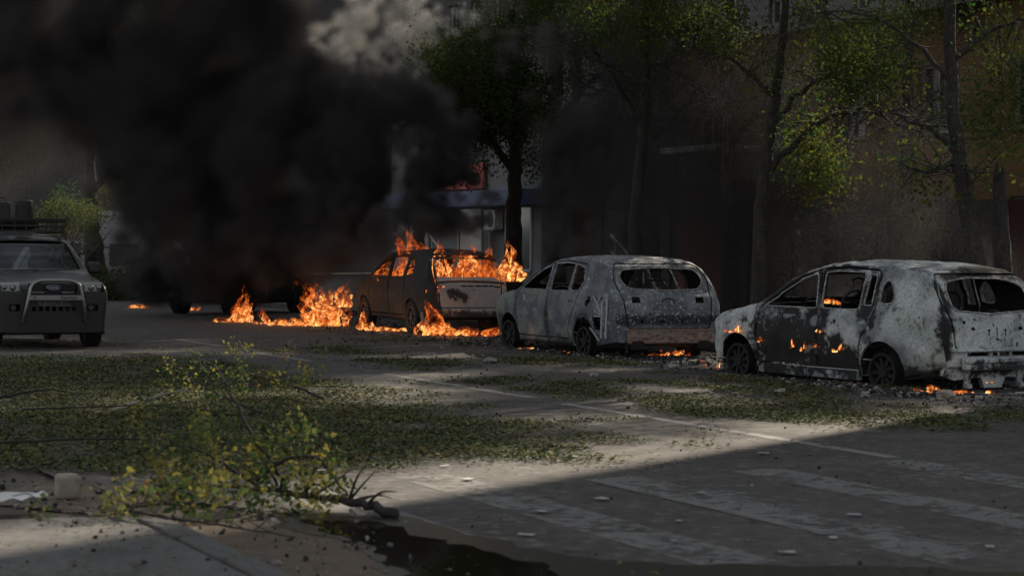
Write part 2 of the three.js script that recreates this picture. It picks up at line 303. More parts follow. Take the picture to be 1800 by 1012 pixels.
const grow = (pts, d) => { // polygon moved outwards by d
  const n = pts.length; let area = 0; for (let i = 0; i < n; i++) { const [a, b] = pts[i], [c, e] = pts[(i + 1) % n]; area += a * e - c * b; }
  const s = Math.sign(area); return pts.map((p, i) => { const a = pts[(i + n - 1) % n], b = pts[(i + 1) % n]; let n1 = [p[1] - a[1], a[0] - p[0]], n2 = [b[1] - p[1], p[0] - b[0]]; const l1 = Math.hypot(...n1), l2 = Math.hypot(...n2); n1 = n1.map((t) => t / l1); n2 = n2.map((t) => t / l2); let m = [n1[0] + n2[0], n1[1] + n2[1]]; const l = m[0] * m[0] + m[1] * m[1]; return [p[0] + s * d * 2 * m[0] / l, p[1] + s * d * 2 * m[1] / l]; });
};
const smooth = (pts, n = 40) => new THREE.SplineCurve([...pts, pts[0]].map((p) => new THREE.Vector2(...p))).getPoints(n).slice(0, -1).map((p) => [p.x, p.y]);
const rounded = (pts, r, seg = 4) => { const out = [], n = pts.length; for (let i = 0; i < n; i++) { const p = pts[i], a = pts[(i + n - 1) % n], b = pts[(i + 1) % n]; const la = Math.hypot(a[0] - p[0], a[1] - p[1]), lb = Math.hypot(b[0] - p[0], b[1] - p[1]), k = Math.min(r, la * 0.45, lb * 0.45); const A = [p[0] + (a[0] - p[0]) / la * k, p[1] + (a[1] - p[1]) / la * k], B = [p[0] + (b[0] - p[0]) / lb * k, p[1] + (b[1] - p[1]) / lb * k]; for (let j = 0; j <= seg; j++) { const t = j / seg; out.push([(1 - t) ** 2 * A[0] + 2 * t * (1 - t) * p[0] + t * t * B[0], (1 - t) ** 2 * A[1] + 2 * t * (1 - t) * p[1] + t * t * B[1]]); } } return out; };

// one wreck: shell cut by its glass openings and wheel arches, then split into the panels that a car has
function carPanels(P) {
  let shell = op(loft(P, 0, P.warp), loft(P, P.skin ?? 0.03, P.warp), SUBTRACTION);
  for (const [x, y, r] of P.arches) { shell = op(shell, cyl(r, r, 2.4, 40, x, y, 0, Math.PI / 2), SUBTRACTION); }
  for (const w of P.sideWindows) shell = op(shell, prism(w, 2.4, 'z', -1.2), SUBTRACTION);
  if (P.rearWindow) shell = op(shell, prism(P.rearWindow, 1.1, 'x', P.x0 - 0.2), SUBTRACTION);
  if (P.frontWindow) { const c = prism(P.frontWindow, 1.6, 'x', P.frontFrom); shell = op(shell, c, SUBTRACTION); }
  for (const h of P.holes ?? []) shell = op(shell, h, SUBTRACTION);
  const out = [];
  const take = (name, small, large) => { out.push([name, op(shell, small, INTERSECTION)]); shell = op(shell, large, SUBTRACTION); };
  const gap = P.gap ?? 0.008;
  for (const d of P.doors) for (const side of [-1, 1]) { const z = side < 0 ? -1.3 : 0.35; take('door', prism(grow(d, -gap), 0.95, 'z', z), prism(grow(d, gap), 0.95, 'z', z)); }
  if (P.tailgate) take('tailgate', prism(grow(P.tailgate, -gap), P.tailDepth, 'x', P.x0 - 0.1), prism(grow(P.tailgate, gap), P.tailDepth + gap, 'x', P.x0 - 0.1));
  if (P.hood) take('hood', prism(grow(P.hood, -gap), 0.7, 'y', 0.8), prism(grow(P.hood, gap), 0.7, 'y', 0.8 - gap));
  if (P.frontWing) for (const side of [-1, 1]) { const z = side < 0 ? -1.3 : 0.35; take('front_wing', prism(grow(P.frontWing, -gap), 0.95, 'z', z), prism(grow(P.frontWing, gap), 0.95, 'z', z)); }
  if (P.roof) take('roof', prism(grow(P.roof, -gap), 0.6, 'y', P.roofFrom), prism(grow(P.roof, gap), 0.6, 'y', P.roofFrom));
  out.push(['body', shell]);
  return out;
}
// steel rim without a tyre
function rimGeometry(r, w, spokes) {
  const lathe = new THREE.LatheGeometry([[r * 0.86, -w / 2], [r, -w / 2], [r * 1.02, -w / 2 + 0.012], [r * 0.9, -w / 2 + 0.03], [r * 0.86, 0], [r * 0.9, w / 2 - 0.03], [r * 1.02, w / 2 - 0.012], [r, w / 2], [r * 0.86, w / 2], [r * 0.84, w / 2 - 0.02], [r * 0.8, 0], [r * 0.84, -w / 2 + 0.02], [r * 0.86, -w / 2]].map((p) => new THREE.Vector2(...p)), 36);
  lathe.rotateX(Math.PI / 2); const parts = [lathe];
  for (let k = 0; k < spokes; k++) { const g = new THREE.BoxGeometry(0.05, r * 0.82, 0.035); g.translate(0, r * 0.42, w * 0.28); g.rotateZ(k / spokes * 6.2832); parts.push(g); }
  parts.push(cyl(0.07, 0.075, 0.09, 18, 0, 0, w * 0.24, Math.PI / 2), cyl(0.14, 0.14, 0.02, 24, 0, 0, 0, Math.PI / 2));
  return join(parts);
}
function tyreGeometry(r, w) {
  const s = 0.035, pts = [[r * 0.62, -w / 2 + 0.02], [r * 0.8, -w / 2], [r - s, -w / 2 + 0.004], [r - 0.008, -w / 2 + s], [r, -w / 4], [r, w / 4], [r - 0.008, w / 2 - s], [r - s, w / 2 - 0.004], [r * 0.8, w / 2], [r * 0.62, w / 2 - 0.02]];
  const g = new THREE.LatheGeometry(pts.map((p) => new THREE.Vector2(...p)), 44); g.rotateX(Math.PI / 2); const parts = [g];
  for (let k = 0; k < 40; k++) for (const z of [-0.32, 0, 0.32]) { const b = new THREE.BoxGeometry(0.03, 0.02, w * 0.24); b.rotateY(z * 1.2); b.translate(0, r + 0.002, z * w); b.rotateZ((k + (z ? 0.5 : 0)) / 40 * 6.2832); parts.push(b); }
  return join(parts);
}
function seatFrame() { // springs and tubes left of a burnt seat
  const t = (p, r = 0.012) => tube(curve(p, 14), r, 6), g = [t([[0.2, 0, -0.22], [0.2, 0.02, 0], [0.2, 0, 0.22]]), t([[0.2, 0, -0.22], [-0.2, 0, -0.22], [-0.28, 0.3, -0.21], [-0.38, 0.62, -0.17], [-0.4, 0.68, 0], [-0.38, 0.62, 0.17], [-0.28, 0.3, 0.21], [-0.2, 0, 0.22], [0.2, 0, 0.22]], 0.017)];
  for (let k = 0; k < 5; k++) g.push(t([[-0.24 - k * 0.03, 0.14 + k * 0.1, -0.2], [-0.26 - k * 0.03, 0.15 + k * 0.1, 0], [-0.24 - k * 0.03, 0.14 + k * 0.1, 0.2]], 0.006));
  for (const z of [-0.07, 0.07]) g.push(t([[-0.39, 0.66, z], [-0.41, 0.74, z], [-0.42, 0.82, z]], 0.007)); g.push(t([[-0.42, 0.82, -0.1], [-0.42, 0.84, 0], [-0.42, 0.82, 0.1]], 0.012));
  for (const z of [-0.2, 0.2]) g.push(box(0.4, 0.1, 0.02, 0, -0.06, z));
  return join(g);
}
const sootBlack = std(0.007, 0.0068, 0.0068, 0.95), burntSteel = std(0.035, 0.035, 0.037, 0.8, 0.2), rustSteel = std(0.06, 0.034, 0.023, 0.85, 0.2);
function burntInterior(car, floor) {
  for (const [x, z] of [[0.15, -0.36], [0.15, 0.36], [-0.75, -0.34], [-0.75, 0.34]]) { const m = part('seat_frame', seatFrame(), burntSteel, car); m.position.set(x, floor + 0.3, z); }
  part('dashboard_beam', [tube(curve([[0.72, 0.92, -0.7], [0.74, 0.95, 0], [0.72, 0.92, 0.7]]), 0.03, 8), box(0.25, 0.16, 0.5, 0.76, 0.86, 0.1), box(0.3, 0.2, 0.3, 0.72, 0.82, -0.35)], sootBlack, car);
  const w = new THREE.TorusGeometry(0.18, 0.012, 8, 28); w.rotateY(Math.PI / 2 - 0); w.rotateZ(-0.45); w.translate(0.5, 0.98, -0.36); part('steering_wheel', [w, tube([V(0.5, 0.98, -0.36), V(0.72, 0.88, -0.36)], 0.02, 6)], sootBlack, car);
}

// flanges that stand round the empty glass openings
function roofAt(P, x, z) { const T = P.top(x), B = P.bottom(x), r = Math.min(Math.max(0.02, P.corner(x)), (T - B) * 0.45), y0 = T - r, z0 = P.width(x) * P.side(y0, x), rz = Math.min(r * 1.15, z0 * 0.8), zr = z0 - rz, a = Math.abs(z); return a < zr ? T + P.crown * (1 - (z / zr) ** 2) : a < z0 ? y0 + r * Math.sqrt(1 - ((a - zr) / rz) ** 2) : -1; }
function flangeSide(P, poly, side) { const p = [...poly, poly[0]].map(([x, y]) => V(...P.warp([x, y, side * (P.width(x) * P.side(y, x) + 0.002)]))); return tube(p, 0.011, 6); }
function flangeRear(P, poly) { const p = [...poly, poly[0]].map(([z, y]) => { let x = -1.2; while (x > P.x0 && roofAt(P, x, z) > y) x -= 0.004; return V(...P.warp([x - 0.004, y, z])); }); return tube(p, 0.013, 6); }
function flanges(P, m, car) { for (const w of P.sideWindows) for (const s of [-1, 1]) part('window_flange', flangeSide(P, w, s), m, car); part('window_flange', flangeRear(P, P.rearWindow), m, car); }
const ashFlange = (k) => new THREE.MeshStandardMaterial({ map: texture(256, 256, (u, v) => { const n = fbm(u * 30, v * 30, 3.3, 3), t = k * (0.6 + 1.1 * n) + (n > 0.12 ? k * 0.5 : 0); return [t, t * 1.03, t * 1.04]; }), roughness: 0.88 });
// burnt surface: n = mottling, blistered paint, ash, rust
function burnField(x, y, z) {
  return { big: fbm(x * 1.3, y * 1.5, z * 1.3, 3), mid: fbm(x * 4 + 3, y * 4, z * 4, 3), fine: fbm(x * 17, y * 17 + 5, z * 17, 3), speck: noise(x * 60, y * 60, z * 60 + 9), drip: fbm(x * 9 + z * 9, y * 1.6, 2.2, 3) };
}
const lerp3 = (a, b, t) => [mix(a[0], b[0], t), mix(a[1], b[1], t), mix(a[2], b[2], t)];
const spot = (x, y, cx, cy, rx, ry) => 1 - Math.hypot((x - cx) / rx, (y - cy) / ry);
const burntBump = texture(1024, 512, (u, v) => { const k = 0.5 + 0.5 * fbm(u * 60, v * 30, 1.1, 4); return [k, k, k]; }, { srgb: false });
const burnt = (map) => new THREE.MeshStandardMaterial({ map, bumpMap: burntBump, bumpScale: 0.006, roughness: 0.82, metalness: 0.12, side: THREE.DoubleSide });
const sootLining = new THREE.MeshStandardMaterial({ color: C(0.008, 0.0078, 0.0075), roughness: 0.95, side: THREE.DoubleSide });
const crumple = (k, sd) => ([x, y, z]) => { const f = k * (fbm(x * 2.1, y * 2.6, z * 2.1 + sd, 3) + 0.5 * noise(x * 5.2, y * 5.5, z * 5.2 + sd)); return [x + 0.4 * f, y + 0.6 * f, z + f * Math.sign(z)]; };

// ----- the pale wreck at the right -----
{
  const P = { x0: -2.26, x1: 2.24, crown: 0.035, skin: 0.028, gap: 0.012 };
  P.top = profile([[2.24, 0.62], [2.2, 0.74], [2.1, 0.84], [1.9, 0.92], [1.5, 1.0], [1.12, 1.06], [0.95, 1.12], [0.7, 1.27], [0.4, 1.44], [0.1, 1.555], [-0.2, 1.60], [-0.7, 1.625], [-1.2, 1.61], [-1.6, 1.57], [-1.85, 1.52], [-1.95, 1.44], [-2.1, 1.22], [-2.18, 1.06], [-2.235, 0.95], [-2.26, 0.78]]);
  P.bottom = profile([[2.24, 0.4], [2.0, 0.26], [1.5, 0.22], [-1.6, 0.22], [-2.05, 0.34], [-2.26, 0.42]]);
  P.width = profile([[2.24, 0.45], [2.2, 0.58], [2.1, 0.72], [1.9, 0.84], [1.6, 0.9], [1.1, 0.915], [-1.5, 0.92], [-1.9, 0.9], [-2.1, 0.85], [-2.2, 0.79], [-2.26, 0.72]]);
  P.side = (y, x) => { const b = 1.02; if (y < 0.7) return 0.93 + 0.07 * sstep(0.2, 0.7, y); if (y < b) return 1 - 0.03 * sstep(0.7, b, y); return 0.97 - 0.34 * (y - b); };
  P.corner = profile([[2.24, 0.1], [1.9, 0.12], [1.2, 0.1], [0.9, 0.06], [0.3, 0.09], [-1.5, 0.11], [-1.9, 0.09], [-2.26, 0.08]]);
  P.stations = [...range(2.24, 2.0, 8), ...range(1.95, 0.9, 14), ...range(0.85, -1.5, 40), ...range(-1.55, -1.9, 10), ...range(-1.92, -2.26, 16)].reverse();
  P.warp = crumple(0.042, 3);
  P.arches = [[1.42, 0.3, 0.365], [-1.27, 0.3, 0.37]];
  P.sideWindows = [rounded([[0.86, 1.04], [0.62, 1.19], [0.28, 1.39], [0.0, 1.475], [-0.1, 1.04]], 0.05), rounded([[-0.2, 1.04], [-0.12, 1.49], [-0.42, 1.51], [-0.86, 1.5], [-0.86, 1.04]], 0.05), rounded([[-0.93, 1.1], [-0.93, 1.48], [-1.05, 1.47], [-1.07, 1.1]], 0.03), smooth([[-1.19, 1.15], [-1.2, 1.31], [-1.28, 1.405], [-1.38, 1.34], [-1.42, 1.16], [-1.3, 1.12]], 30)];
  P.rearWindow = rounded([[-0.6, 1.06], [-0.66, 1.2], [-0.57, 1.41], [-0.2, 1.455], [0.2, 1.455], [0.57, 1.41], [0.66, 1.2], [0.6, 1.06], [0, 1.03]], 0.1, 5);
  P.frontWindow = rounded([[-0.62, 1.15], [-0.55, 1.46], [0.55, 1.46], [0.62, 1.15]], 0.06); P.frontFrom = 0.25;
  P.doors = [rounded([[1.02, 0.3], [1.02, 0.95], [0.9, 1.06], [0.6, 1.24], [0.27, 1.44], [-0.04, 1.53], [-0.14, 1.05], [-0.1, 0.3]], 0.05), rounded([[-0.14, 0.3], [-0.17, 1.05], [-0.08, 1.535], [-0.45, 1.56], [-1.1, 1.53], [-1.13, 1.1], [-1.02, 0.82], [-0.88, 0.55], [-0.84, 0.3]], 0.06)];
  P.tailgate = rounded([[-0.66, 0.6], [-0.72, 1.05], [-0.76, 1.22], [-0.68, 1.5], [0.68, 1.5], [0.76, 1.22], [0.72, 1.05], [0.66, 0.6]], 0.08); P.tailDepth = 0.62;
  P.hood = rounded([[2.06, -0.6], [2.14, 0], [2.06, 0.6], [1.05, 0.72], [1.05, -0.72]], 0.08);
  P.frontWing = [[2.12, 0.3], [2.16, 0.9], [1.6, 1.02], [1.05, 1.09], [1.045, 0.3]];
  P.roof = [[0.42, -0.52], [0.42, 0.52], [-1.82, 0.56], [-1.82, -0.56]]; P.roofFrom = 1.4;
  P.holes = [];
  // lamp recesses, the lock and handle holes in the tailgate, fuel flap outline
  for (const s of [-1, 1]) P.holes.push(prism(rounded([[0.38 * s - 0.03, 0.83], [0.38 * s + 0.03, 0.83], [0.38 * s + 0.025, 0.87], [0.38 * s - 0.03, 0.87]], 0.01), 0.5, 'x', -2.45));
  for (const [z, y, w, h] of [[0, 0.72, 0.05, 0.03], [-0.01, 0.8, 0.018, 0.14], [-0.14, 0.8, 0.02, 0.07], [-0.14, 0.83, 0.05, 0.02], [0.13, 0.8, 0.02, 0.07], [0.13, 0.835, 0.05, 0.02], [-0.52, 0.93, 0.05, 0.035], [-0.35, 0.96, 0.03, 0.03], [0.32, 0.66, 0.025, 0.05], [0.44, 0.78, 0.03, 0.02], [0.5, 0.95, 0.03, 0.025]]) P.holes.push(box(0.5, h, w, -2.25, y, z));
  for (const [x, y, r] of [[-0.33, 0.89, 0.022], [-0.45, 0.88, 0.03], [-0.4, 0.86, 0.015], [-1.87, 0.98, 0.014]]) P.holes.push(cyl(r, r, 0.5, 12, x, y, -0.95, Math.PI / 2));
  P.holes.push(box(0.05, 0.5, 0.012, -1.96, 0.72, -0.86)); for (const [z, w] of [[-0.3, 0.36], [0.06, 0.26], [0.38, 0.28]]) P.holes.push(box(0.4, 0.045, w, -2.25, 0.55, z));
  const ash = [0.44, 0.475, 0.475], ash2 = [0.16, 0.18, 0.19], black = [0.009, 0.009, 0.0095], green = [0.34, 0.39, 0.33], rust = [0.13, 0.09, 0.07];
  const map = atlasMap((x, y, z, f) => {
    const n = burnField(x, y, z); let c = lerp3(ash, ash2, sstep(-0.25, 0.3, n.big + n.mid * 0.8 + 0.35 * n.fine + (f === 'side' ? 0.06 : -0.06)));
    if (f === 'side' && x < -1.5) c = lerp3(c, green, 0.5 * sstep(-0.2, 0.2, n.mid));
    c = lerp3(c, rust, 0.5 * sstep(0.2, 0.45, n.mid + 0.3 * n.fine));
    let s = -0.6;
    if (f === 'side') s = Math.max(
      1.35 * spot(x, y, 0.52, 0.52, 0.85, 0.66), 1.5 * spot(x, y, -0.12, 0.75, 0.28, 1.3), 1.1 * spot(x, y, -0.5, 0.38, 0.75, 0.42), 1.6 * spot(x, y, 0.62, 1.32, 0.75, 0.34), 1.4 * spot(x, y, -0.3, 1.6, 1.1, 0.14),
      1.2 * spot(x, y, -1.0, 1.2, 0.2, 0.6), 1.4 * spot(x, y, -2.2, 1.1, 0.12, 0.5), 1.2 * spot(x, y, -1.7, 0.24, 0.5, 0.2), 0.9 * spot(x, y, 1.5, 0.15, 0.5, 0.25), 0.7 * spot(x, y, -1.3, 0.3, 0.5, 0.42));
    if (f === 'end') s = Math.max(1.3 * (1 - Math.abs(y - 1.53) / 0.13), 1.25 * spot(z, y, -0.8, 0.75, 0.14, 0.5), 1.0 * spot(z, y, -0.76, 1.3, 0.13, 0.4), 1.1 * spot(z, y, 0.8, 0.9, 0.16, 0.3), 0.7 * spot(z, y, 0, 0.38, 0.9, 0.16));
    if (f === 'top') s = Math.max(1.3 * (1 - (1.1 - x) / 0.75) * (x > 0.3 && x < 1.1 ? 1 : 0), 1.2 * spot(x, z, 0.3, -0.5, 0.9, 0.3), 1.3 * spot(x, z, -1.85, 0.15, 0.28, 0.7), x > 1.1 ? 0.9 * spot(x, z, 1.5, 0.1, 0.5, 0.6) : -1);
    s = Math.max(sstep(0.0, 0.55, s + 0.9 * n.mid + 0.7 * n.fine + 0.3 * n.drip), 0.55 * sstep(0.12, 0.4, n.fine + 0.6 * n.mid + 0.25 * n.drip));
    // flakes of pale ash that stayed on the sooty door
    if (f === 'side' && x > -0.3 && x < 0.95 && y < 0.95) s *= 1 - 0.85 * sstep(0.16, 0.22, n.big + 0.7 * n.mid - 0.1);
    c = lerp3(c, black, s);
    const k = (1 + 0.6 * n.fine + 0.5 * n.mid) * (n.speck > 0.4 ? 0.45 : 1); return [c[0] * k, c[1] * k, c[2] * k];
  });
  const metal = burnt(map), car = thing('burnt_car', 'pale ash-grey burnt-out SUV with bare tailgate, nearest at the right', 'car', V(4.67, -0.11, -27.8), Math.PI / 2 + 0.57); car.scale.set(1.06, 1.02, 1.06);
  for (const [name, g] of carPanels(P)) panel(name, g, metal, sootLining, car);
  flanges(P, ashFlange(0.3), car);
  const skirt = new THREE.MeshStandardMaterial({ map, bumpMap: burntBump, bumpScale: 0.006, roughness: 0.85 });
  // crash beam with its row of holes, crush boxes, lower carrier
  let beam = op(rbox(0.09, 0.15, 1.24, 0.02, -2.33, 0.44, 0.02), box(0.05, 0.03, 1.3, -2.37, 0.44, 0.02), SUBTRACTION);
  for (let k = 0; k < 11; k++) beam = op(beam, cyl(0.011, 0.011, 0.3, 8, -2.35, 0.405, -0.52 + k * 0.108, 0, Math.PI / 2), SUBTRACTION);
  part('crash_beam', geo(beam), skirt, car);
  for (const s of [-1, 1]) part('beam_bracket', geo(prep(join([box(0.14, 0.12, 0.1, -2.24, 0.44, 0.45 * s), box(0.03, 0.2, 0.09, -2.2, 0.26, 0.42 * s), box(0.06, 0.05, 0.07, -2.22, 0.17, 0.42 * s)]))), skirt, car);
  part('rear_valance', geo(prep(prism([[-0.8, 0.3], [-0.62, 0.24], [-0.2, 0.27], [-0.14, 0.14], [0.14, 0.14], [0.2, 0.27], [0.62, 0.24], [0.8, 0.3], [0.74, 0.44], [-0.74, 0.44]], 0.06, 'x', -2.2))), skirt, car);
  part('boot_sill', geo(prep(rbox(0.1, 0.035, 1.44, 0.01, -2.27, 0.6, 0))), skirt, car);
  for (const [x, z] of [[1.42, -0.78], [1.42, 0.78], [-1.27, -0.78], [-1.27, 0.78]]) { const w = new THREE.Group(); w.name = 'wheel'; w.position.set(x, 0.29, z); w.rotation.y = z < 0 ? Math.PI : 0; w.rotation.z = x * 2; car.add(w); part('rim', rimGeometry(0.23, 0.2, 9), sootBlack, w); part('brake_disc', cyl(0.15, 0.15, 0.02, 24, 0, 0, -0.02, Math.PI / 2), rustSteel, w); }
  for (const s of [-1, 1]) part('sill', geo(prep(rbox(1.85, 0.13, 0.1, 0.02, 0.06, 0.23, 0.85 * s))), skirt, car);
  part('rear_axle', [tube([V(-1.27, 0.27, -0.7), V(-1.2, 0.24, 0), V(-1.27, 0.27, 0.7)], 0.05, 8), box(0.5, 0.12, 0.4, -1.7, 0.26, 0.2), tube(curve([[-1.27, 0.3, -0.6], [-0.9, 0.22, -0.5], [-0.4, 0.24, -0.45]]), 0.035, 6)], rustSteel, car);
  part('wiper_motor', [rbox(0.12, 0.08, 0.12, 0.02, -2.12, 1.03, 0.06), tube([V(-2.14, 1.04, 0.06), V(-2.2, 1.08, 0.02)], 0.012, 6)], sootBlack, car);
  part('tail_lamp_stub', [tube(curve([[-2.1, 1.02, 0.78], [-2.22, 1.0, 0.86], [-2.25, 0.92, 0.9]]), 0.04, 7), rbox(0.12, 0.2, 0.1, 0.02, -2.16, 0.93, 0.84)], sootBlack, car);
  burntInterior(car, 0.28);
  // folded, hanging remains of the front door trim and wires
  for (let k = 0; k < 7; k++) { const x = rr(-0.2, 0.9), y = rr(0.3, 0.7); part('wire', tube(curve([[x, y, -0.93], [x + rr(-0.1, 0.1), y - 0.1, -0.98], [x + rr(-0.2, 0.2), 0.16, -1.0 + rr(-0.05, 0.05)], [x + rr(-0.3, 0.3), 0.09, -1.05]], 12), 0.006, 5), sootBlack, car); }
}

// ----- the dark wreck in the middle -----
const darkWreck = (() => {
  const P = { x0: -2.24, x1: 2.24, crown: 0.03, skin: 0.028, gap: 0.01 };
  P.top = profile([[2.24, 0.66], [2.2, 0.8], [2.1, 0.9], [1.9, 0.97], [1.5, 1.04], [1.1, 1.09], [0.95, 1.14], [0.6, 1.35], [0.3, 1.5], [0.05, 1.575], [-0.3, 1.62], [-0.8, 1.64], [-1.3, 1.615], [-1.65, 1.56], [-1.8, 1.5], [-1.95, 1.32], [-2.08, 1.12], [-2.14, 1.06], [-2.19, 1.0], [-2.24, 0.75]]);
  P.bottom = profile([[2.24, 0.4], [2.0, 0.27], [1.5, 0.24], [-1.6, 0.24], [-2.05, 0.3], [-2.24, 0.34]]);
  P.width = profile([[2.24, 0.5], [2.2, 0.62], [2.1, 0.74], [1.9, 0.84], [1.6, 0.9], [1.1, 0.92], [-1.5, 0.93], [-1.9, 0.91], [-2.1, 0.87], [-2.2, 0.83], [-2.24, 0.78]]);
  P.side = (y) => { const b = 1.06; if (y < 0.75) return 0.94 + 0.06 * sstep(0.2, 0.75, y); if (y < b) return 1 - 0.03 * sstep(0.75, b, y); return 0.97 - 0.42 * (y - b); };
  P.corner = profile([[2.24, 0.1], [1.9, 0.13], [1.2, 0.1], [0.9, 0.06], [0.3, 0.09], [-1.4, 0.12], [-1.8, 0.09], [-2.24, 0.07]]);
  P.stations = [...range(2.24, 2.0, 8), ...range(1.95, 0.9, 14), ...range(0.85, -1.4, 40), ...range(-1.45, -1.8, 10), ...range(-1.82, -2.24, 16)].reverse();
  P.warp = crumple(0.03, 8);
  P.arches = [[1.33, 0.32, 0.37], [-1.34, 0.32, 0.38]];
  P.sideWindows = [rounded([[0.86, 1.1], [0.58, 1.28], [0.3, 1.425], [0.06, 1.495], [-0.04, 1.09]], 0.04), rounded([[-0.16, 1.09], [-0.06, 1.51], [-0.4, 1.535], [-0.72, 1.525], [-0.82, 1.1]], 0.04), rounded([[-0.86, 1.1], [-0.77, 1.52], [-1.05, 1.47], [-1.2, 1.32], [-1.12, 1.12]], 0.05)];
  P.rearWindow = rounded([[-0.56, 1.16], [-0.66, 1.3], [-0.58, 1.455], [-0.2, 1.485], [0.2, 1.485], [0.58, 1.455], [0.66, 1.3], [0.56, 1.16], [0, 1.135]], 0.08, 5);
  P.frontWindow = rounded([[-0.62, 1.18], [-0.52, 1.48], [0.52, 1.48], [0.62, 1.18]], 0.06); P.frontFrom = 0.2;
  P.doors = [rounded([[1.02, 0.34], [1.0, 0.98], [0.88, 1.13], [0.55, 1.34], [0.28, 1.48], [0.03, 1.55], [-0.09, 1.09], [-0.07, 0.34]], 0.06), rounded([[-0.11, 0.34], [-0.13, 1.09], [-0.01, 1.555], [-0.4, 1.58], [-1.1, 1.52], [-1.25, 1.33], [-1.15, 1.08], [-0.98, 0.75], [-0.86, 0.55], [-0.84, 0.34]], 0.06)];
  P.tailgate = rounded([[-0.64, 0.55], [-0.7, 1.08], [-0.74, 1.3], [-0.64, 1.54], [0.64, 1.54], [0.74, 1.3], [0.7, 1.08], [0.64, 0.55]], 0.07); P.tailDepth = 0.66;
  P.hood = rounded([[2.06, -0.62], [2.14, 0], [2.06, 0.62], [1.06, 0.72], [1.06, -0.72]], 0.08);
  P.frontWing = [[2.12, 0.3], [2.16, 0.96], [1.6, 1.07], [1.05, 1.12], [1.04, 0.3]];
  P.roof = [[0.4, -0.5], [0.4, 0.5], [-1.7, 0.52], [-1.7, -0.52]]; P.roofFrom = 1.44;
  P.holes = [];
  for (const [z, y, w, h] of [[-0.5, 0.99, 0.13, 0.09], [0.5, 0.99, 0.13, 0.09], [-0.42, 0.66, 0.05, 0.05], [0.2, 0.66, 0.05, 0.04], [0.42, 0.66, 0.05, 0.05], [-0.1, 0.66, 0.1, 0.03]]) P.holes.push(box(0.6, h, w, -2.2, y, z));
  P.holes.push(box(0.22, 0.2, 0.12, -1.8, 0.62, -0.92), cyl(0.03, 0.03, 0.4, 14, -1.88, 1.0, -0.92, Math.PI / 2), box(0.1, 0.1, 0.2, -1.5, 0.98, -0.92), cyl(0.06, 0.06, 0.3, 14, -1.45, 0.92, -0.92, Math.PI / 2), cyl(0.02, 0.02, 0.4, 10, -0.95, 0.93, -0.95, Math.PI / 2), box(0.06, 0.03, 0.4, -0.87, 0.94, -0.95));
  const blue = [0.075, 0.086, 0.102], slate = [0.145, 0.16, 0.17], black = [0.009, 0.009, 0.01], pale = [0.4, 0.42, 0.43], green = [0.14, 0.165, 0.145], brown = [0.14, 0.095, 0.07];
  const map = atlasMap((x, y, z, f) => {
    const n = burnField(x + 4, y, z); let c = lerp3(blue, slate, sstep(-0.15, 0.3, n.big + 0.8 * n.mid));
    if (f === 'side' && y < 1.1 && x > -0.95) c = lerp3(c, green, 0.75 * sstep(-0.3, 0.2, n.mid + 0.5 * n.big));
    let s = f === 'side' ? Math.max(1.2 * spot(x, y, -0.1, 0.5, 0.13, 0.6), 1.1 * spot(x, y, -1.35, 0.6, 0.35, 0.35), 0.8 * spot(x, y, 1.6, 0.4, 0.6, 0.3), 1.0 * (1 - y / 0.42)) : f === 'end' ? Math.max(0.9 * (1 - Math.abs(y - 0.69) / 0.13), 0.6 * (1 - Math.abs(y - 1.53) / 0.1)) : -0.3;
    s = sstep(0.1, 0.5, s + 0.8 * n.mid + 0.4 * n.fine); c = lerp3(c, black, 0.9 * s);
    // crackled ash: thin pale ridges, thickest at the rear quarter, the tailgate corners and the roof
    const ridge = 1 - Math.abs(fbm(x * 15, y * 15, z * 15 + 3, 4)) * 13, where = f === 'end' ? Math.max(0.9 * spot(z, y, -0.72, 1.3, 0.28, 0.35), 0.9 * spot(z, y, -0.55, 0.95, 0.4, 0.2), 0.8 * (1 - Math.abs(y - 1.12) / 0.07), 0.75 * (1 - Math.abs(y - 0.78) / 0.1), 0.8 * spot(z, y, -0.8, 0.7, 0.2, 0.4), 0.4) : f === 'side' ? Math.max(1.1 * spot(x, y, -1.9, 0.75, 0.42, 0.5), 0.9 * spot(x, y, -1.3, 1.2, 0.18, 0.2), 0.5 * spot(x, y, 0.95, 0.75, 0.15, 0.5), 0.2) : (x < -0.3 ? 0.72 : 0.3);
    c = lerp3(c, pale, 0.85 * sstep(0.35, 0.8, ridge * 0.55 + where * 0.75 + 0.9 * n.fine - 0.25));
    if (f === 'side' && Math.hypot(x - 0.72, y - 0.95) < 0.05) c = lerp3(c, [0.3, 0.33, 0.22], 0.7);
    const k = 1 + 0.35 * n.fine; return [c[0] * k, c[1] * k, c[2] * k];
  });
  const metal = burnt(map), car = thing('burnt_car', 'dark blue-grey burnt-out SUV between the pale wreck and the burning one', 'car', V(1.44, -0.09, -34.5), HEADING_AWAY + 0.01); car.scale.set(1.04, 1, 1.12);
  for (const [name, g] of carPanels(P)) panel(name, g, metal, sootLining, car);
  flanges(P, ashFlange(0.26), car);
  const beamMap = new THREE.MeshStandardMaterial({ map: texture(512, 256, (u, v) => { const n = fbm(u * 14, v * 5, 3, 4), c = lerp3([0.24, 0.175, 0.14], [0.08, 0.052, 0.04], sstep(-0.2, 0.35, n + 0.3 * fbm(u * 50, v * 20, 5, 2))); return c; }), roughness: 0.85, metalness: 0.15 });
  part('crash_beam', [rbox(0.08, 0.2, 1.34, 0.03, -2.28, 0.42, 0), box(0.05, 0.03, 1.36, -2.29, 0.535, 0)], beamMap, car);
  for (const s of [-1, 1]) part('exhaust_shield', [rbox(0.2, 0.16, 0.2, 0.04, -2.24, 0.3, 0.52 * s), box(0.03, 0.2, 0.03, -2.25, 0.28, 0.66 * s)], sootBlack, car);
